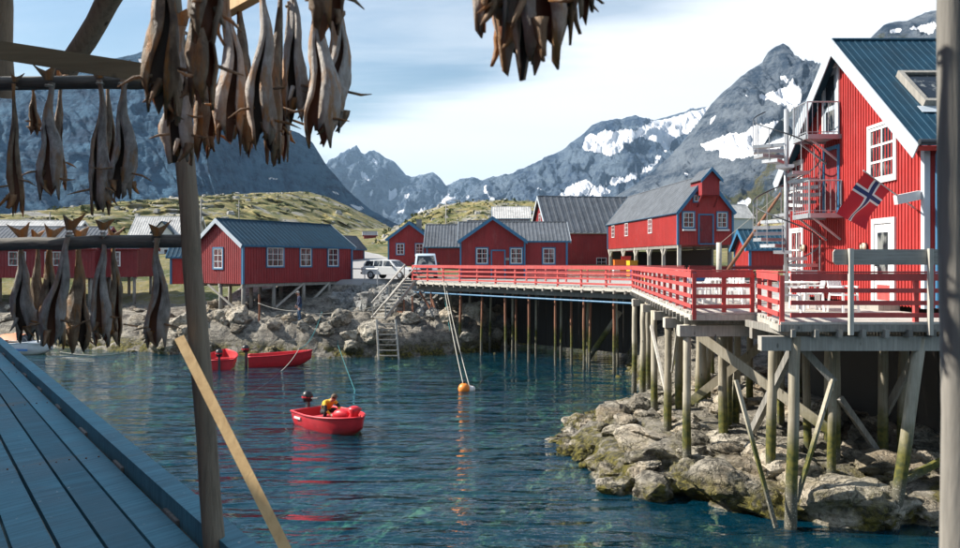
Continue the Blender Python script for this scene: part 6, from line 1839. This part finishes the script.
def fish(label, px, y_top, y_bot, Y, yaw=0.0, wd=1.0, skin=None, seed=0, lean=0.0, gap=.5, tail=True, group='dried fish hanging on the rack'):
    rr = random.Random(seed * 7 + 5); skin = skin or MF
    top = at(px, y_top, Y); Lh = (y_bot - y_top) * Y / F
    T_ = thing('dried_fish', label, 'dried fish', top, group)
    ca, sa = math.cos(yaw), math.sin(yaw); W0 = .062 * wd * (Lh / .7) ** .5
    ph = [rr.uniform(0, 6.3) for _ in range(8)]
    def fx(x, y, z): 
        return Vector((top.x + x * ca - y * sa + lean * -z, top.y + x * sa + y * ca, top.z + z))
    ns, nr = 20, 15
    body = MB(); O_ = []; I_ = []
    for i in range(ns):
        t = i / (ns - 1)
        a = W0 * np.interp(t, [0, .06, .14, .35, .6, .8, .92, 1], [.28, .20, .22, .46, .80, 1.06, 1.0, .78])
        b = a * np.interp(t, [0, .2, .6, 1], [.7, .75, .72, .62])
        g = gap * np.interp(t, [0, .36, .5, .75, 1], [.02, .03, .35, .55, .85])
        cx_ = W0 * (.35 * math.sin(t * 4.2 + ph[0]) * t + .12 * math.sin(t * 11 + ph[1])); cy_ = W0 * .3 * math.sin(t * 3.6 + ph[2])
        tw = .35 * math.sin(t * 2.6 + ph[3])
        ro = []; ri = []
        for j in range(nr):
            u = j / (nr - 1); fi = g + (2 * math.pi - 2 * g) * u
            w_ = 1 + .10 * math.sin(fi * 3 + t * 7 + ph[4]) + .06 * math.sin(fi * 5 - t * 23 + ph[5]) + rr.uniform(-.035, .035)
            fl = 1 + (.35 * t ** 3 if (j < 2 or j > nr - 3) else 0) * gap
            X_ = a * w_ * math.sin(fi + tw) * fl; Y_ = -b * w_ * math.cos(fi + tw)
            z_ = -Lh * t
            if i == ns - 1: z_ += Lh * .07 * math.sin(fi * 4 + ph[6]) - Lh * .05 * abs(math.sin(fi + ph[7]))
            ro.append(fx(cx_ + X_, cy_ + Y_, z_)); ri.append(fx(cx_ + X_ * .84, cy_ + Y_ * .84 + .002, z_))
        O_.append(ro); I_.append(ri)
    vs = [p for r_ in O_ for p in r_] + [p for r_ in I_ for p in r_]; off = ns * nr; fo = []; fi_ = []
    for i in range(ns - 1):
        for j in range(nr - 1):
            fo.append((i * nr + j, i * nr + j + 1, (i + 1) * nr + j + 1, (i + 1) * nr + j)); fi_.append((off + i * nr + j, off + (i + 1) * nr + j, off + (i + 1) * nr + j + 1, off + i * nr + j + 1))
        for j in (0, nr - 1): fo.append((i * nr + j, (i + 1) * nr + j, off + (i + 1) * nr + j, off + i * nr + j))
    e_ = (ns - 1) * nr
    for j in range(nr - 1): fo.append((e_ + j, e_ + j + 1, off + e_ + j + 1, off + e_ + j))
    body.add(vs, fo, 0); body.add([], [], 0)
    body.f += fi_; body.m += [1] * len(fi_)
    body.build('body', [skin, MI if rr.random() < .6 else MI2], T_, smooth=True)
    # collar flaps and fin rays at the neck end
    for k in range(1):
        an = rr.uniform(0, 6.3); x0, y0 = W0 * .8 * math.sin(an), -W0 * .5 * math.cos(an); l = rr.uniform(.05, .10) * (Lh / .7); z0 = -Lh * rr.uniform(.84, .97)
        m = MB(); dx, dy = math.sin(an) * l * rr.uniform(.4, 1.0), -math.cos(an) * l * .5
        m.tube([fx(x0 * .8, y0 * .8, z0 + .03), fx(x0 + dx * .5, y0 + dy * .5, z0 - l * .25), fx(x0 + dx, y0 + dy, z0 - l * rr.uniform(.3, 1.0))], [.010, .008, .002], 6)
        m.build('fin', MF2 if rr.random() < .6 else skin, T_, smooth=True)
    for k in range(2):      # stiff dried pectoral fins
        sg = -1 if k else 1; z0 = -Lh * rr.uniform(.80, .92); l = rr.uniform(.07, .13) * (Lh / .7)
        m = MB(); m.tube([fx(sg * W0 * .7, -W0 * .4, z0), fx(sg * (W0 * .8 + l * .5), -W0 * .6, z0 - l * .12), fx(sg * (W0 * .8 + l), -W0 * .7, z0 - l * rr.uniform(-.1, .5))], [.006, .006, .0015], 6); m.build('pectoral_fin', MF2, T_, smooth=True)
    for k in range(2):
        an = rr.uniform(-1.2, 1.2) + (math.pi if k else 0); l = rr.uniform(.06, .11) * (Lh / .7)
        m = MB(); x0 = W0 * .75 * math.sin(an); y0 = -W0 * .5 * math.cos(an); wv = .022
        ring = []; n_ = 5; cu = rr.uniform(-.05, .05); cv = rr.uniform(-.04, .02)
        for q_ in range(n_):      # a curled, tapering strip
            u_ = q_ / (n_ - 1); w_ = wv * (1 - u_ * .85) * rr.uniform(.75, 1.1) + .002
            ring.append([(x0 - w_ + cu * u_ * u_, y0 + cv * u_, -Lh * .93 - l * u_), (x0 + cu * u_ * u_, y0 + cv * u_ - .008, -Lh * .93 - l * u_), (x0 + w_ + cu * u_ * u_, y0 + cv * u_, -Lh * .93 - l * u_), (x0 + cu * u_ * u_, y0 + cv * u_ + .004, -Lh * .93 - l * u_)])
        m.add([fx(*p) for r_ in ring for p in r_], [(a_ * 4 + b_, a_ * 4 + (b_ + 1) % 4, (a_ + 1) * 4 + (b_ + 1) % 4, (a_ + 1) * 4 + b_) for a_ in range(n_ - 1) for b_ in range(4)] + [(0, 1, 2, 3), (n_ * 4 - 1, n_ * 4 - 2, n_ * 4 - 3, n_ * 4 - 4)])
        m.build('neck_flap', MF2, T_, smooth=True)
    if tail:
        m = MB(); s_ = W0 * 1.0; n = 5; sgn = rr.choice((-1, 1)) * .25
        fan = [(-.3 * s_, 0), (-.95 * s_, 1.25 * s_ * rr.uniform(.8, 1.3)), (-.45 * s_, .95 * s_), (0, .75 * s_), (.45 * s_, 1.0 * s_), (.95 * s_, 1.3 * s_ * rr.uniform(.8, 1.2)), (.3 * s_, 0)]
        f_ = [fx(x + sgn * z, -.008 - z * .2, z + .01) for x, z in fan] + [fx(x + sgn * z, .006 - z * .2, z + .01) for x, z in fan]
        k = len(fan); m.add(f_, [tuple(range(k)), tuple(range(2 * k - 1, k - 1, -1))] + [(i, (i + 1) % k, k + (i + 1) % k, k + i) for i in range(k)]); m.build('tail_fin', MF2, T_)
    tw_ = MB(); tw_.tube([fx(W0 * .3 * math.cos(t), W0 * .25 * math.sin(t), -.02) for t in np.linspace(0, 6.283, 9)], .006, 5, False); tw_.build('twine', M['rope'], T_)
    return T_
S = 0
for a in [
    # upper left pole
    ('slim dark dried fish leftmost on the upper left pole', 15, 84, 203, 4.25, .4, .62, MF2, .0),
    ('short dried fish second from the left on the upper left pole', 33, 86, 130, 4.42, .9, .8, MF2, .0),
    ('broad grey dried fish third from the left on the upper left pole', 49, 82, 188, 4.2, .2, 1.15, MF, .0),
    ('dark dried fish tucked behind the broad grey one on the upper left pole', 59, 84, 180, 4.45, 1.6, 1.0, MF2, .0),
    ('long grey dried fish fourth from the left on the upper left pole', 100, 80, 203, 4.2, -.2, 1.05, MF, .0),
    ('dark dried fish behind the long grey one on the upper left pole', 108, 82, 190, 4.42, 1.3, .9, MF2, .0),
    ('broad grey dried fish nearest the log post on the upper left pole', 123, 80, 188, 4.2, .3, 1.2, MF, .0),
    # lower left pole
    ('grey dried fish leftmost on the lower left pole', 23, 240, 333, 4.4, .3, 1.2, MF, .0),
    ('dark dried fish behind the leftmost one on the lower left pole', 35, 242, 328, 4.62, 1.4, 1.0, MF2, .06),
    ('brownish dried fish second from the left on the lower left pole', 51, 240, 338, 4.4, .6, 1.1, MF2, .0),
    ('long grey dried fish with spread tail in the middle of the lower left pole', 70, 232, 337, 4.2, -.1, 1.2, MF, -.16),
    ('blackish dried fish behind the long grey one on the lower left pole', 80, 242, 342, 4.6, 1.2, 1.25, MF2, .0),
    ('pale dried fish left of the gap on the lower left pole', 103, 232, 335, 4.2, .1, .95, MF, .0),
    ('dark dried fish paired with the pale one on the lower left pole', 112, 242, 338, 4.6, 1.0, 1.0, MF2, .04),
    ('grey dried fish with upright tail nearest the log post on the lower left pole', 157, 238, 338, 4.15, .2, 1.1, MF, .0),
    # big front cluster
    ('blurred grey brown dried fish at the left end of the front cluster', 166, -72, 96, 2.42, .3, 1.0, MF2, .0),
    ('orange brown dried fish second in the front cluster, nearest the camera', 198, -74, 92, 2.4, .9, .9, MF2, .02),
    ('dark ragged dried fish hanging low at the left end of the front cluster', 172, -30, 112, 2.7, .8, .7, MF2, .0),
    ('pale dried fish hanging lowest, just above the log post', 182, 28, 152, 3.3, .2, 1.2, MF3, .0),
    ('orange streaked dried fish beside the lowest pale one', 204, 2, 146, 3.4, 1.2, .9, MF2, .0),
    ('pale split dried fish third from the left in the front cluster', 226, -18, 130, 3.2, .2, 1.05, MF3, .04),
    ('brown dried fish with dark back, fourth in the front cluster', 243, -12, 140, 3.4, 1.5, 1.0, MF2, .0),
    ('slender pale dried fish in the middle of the front cluster', 263, -20, 134, 3.1, .15, .95, MF3, .02),
    ('reddish dried fish right of the slender pale one', 277, -20, 150, 3.3, 1.7, .95, MF2, .0),
    ('pink sided dried fish with narrow tail in the front cluster', 294, -22, 108, 3.1, -.3, 1.0, MF3, .02),
    ('small grey dried fish low down between the pink and the split one', 289, 2, 146, 3.5, .8, .75, MF, -.05),
    ('broad pale split dried fish second from the right in the front cluster', 316, -22, 132, 3.05, .0, 1.15, MF3, .03),
    ('grey pink dried fish at the right end of the front cluster', 341, -22, 120, 3.15, .4, 1.2, MF3, -.05),
    ('dark dried fish showing only its neck above the right end of the front cluster', 328, -160, 22, 2.3, .7, 1.0, MF2, .0),
    ('dark dried fish showing only its lower end above the orange one', 205, -130, 30, 2.2, 1.3, 1.1, MF2, .0),
    # blurred cluster at top centre
    ('pale brown dried fish leftmost of the blurred group at top centre', 488, -236, 12, 1.9, .3, .9, MF3, .0),
    ('brown dried fish hanging lowest of the blurred group at top centre', 512, -236, 48, 1.95, .6, 1.0, MF3, .0),
    ('orange brown dried fish in the middle of the blurred group at top centre', 532, -236, 40, 1.85, -.2, .9, MF3, .01),
    ('dark dried fish right of the middle in the blurred group at top centre', 561, -236, 22, 1.95, .8, .9, MF2, .0),
    ('dark dried fish rightmost of the blurred group at top centre', 585, -236, -4, 1.9, .5, .6, MF2, .0),
]:
    S += 1
    fish(a[0], a[1], a[2], a[3], a[4], a[5], a[6], a[7], S, a[8], tail=a[2] > 20)

# ---------------------------------------------------------------- the air between here and the mountains
hz = MB(); hz.fbox(lambda a, b, c: (a, b, c), -9200, 9200, -3200, 14200, -8, 760)
t = NT('haze_air')
pv = t.n('ShaderNodeVolumePrincipled'); pv.inputs['Color'].default_value = (0.46, 0.71, 1.0, 1); pv.inputs['Density'].default_value = HAZE = 0.00008
pv.inputs['Anisotropy'].default_value = 0.2
t.L(pv.outputs[0], t.out.inputs['Volume'])
ho = hz.build('haze', t.m, None, (0, 0, 0)); tag(ho, 'thin blue summer haze over harbour and mountains', None, None, 'stuff')
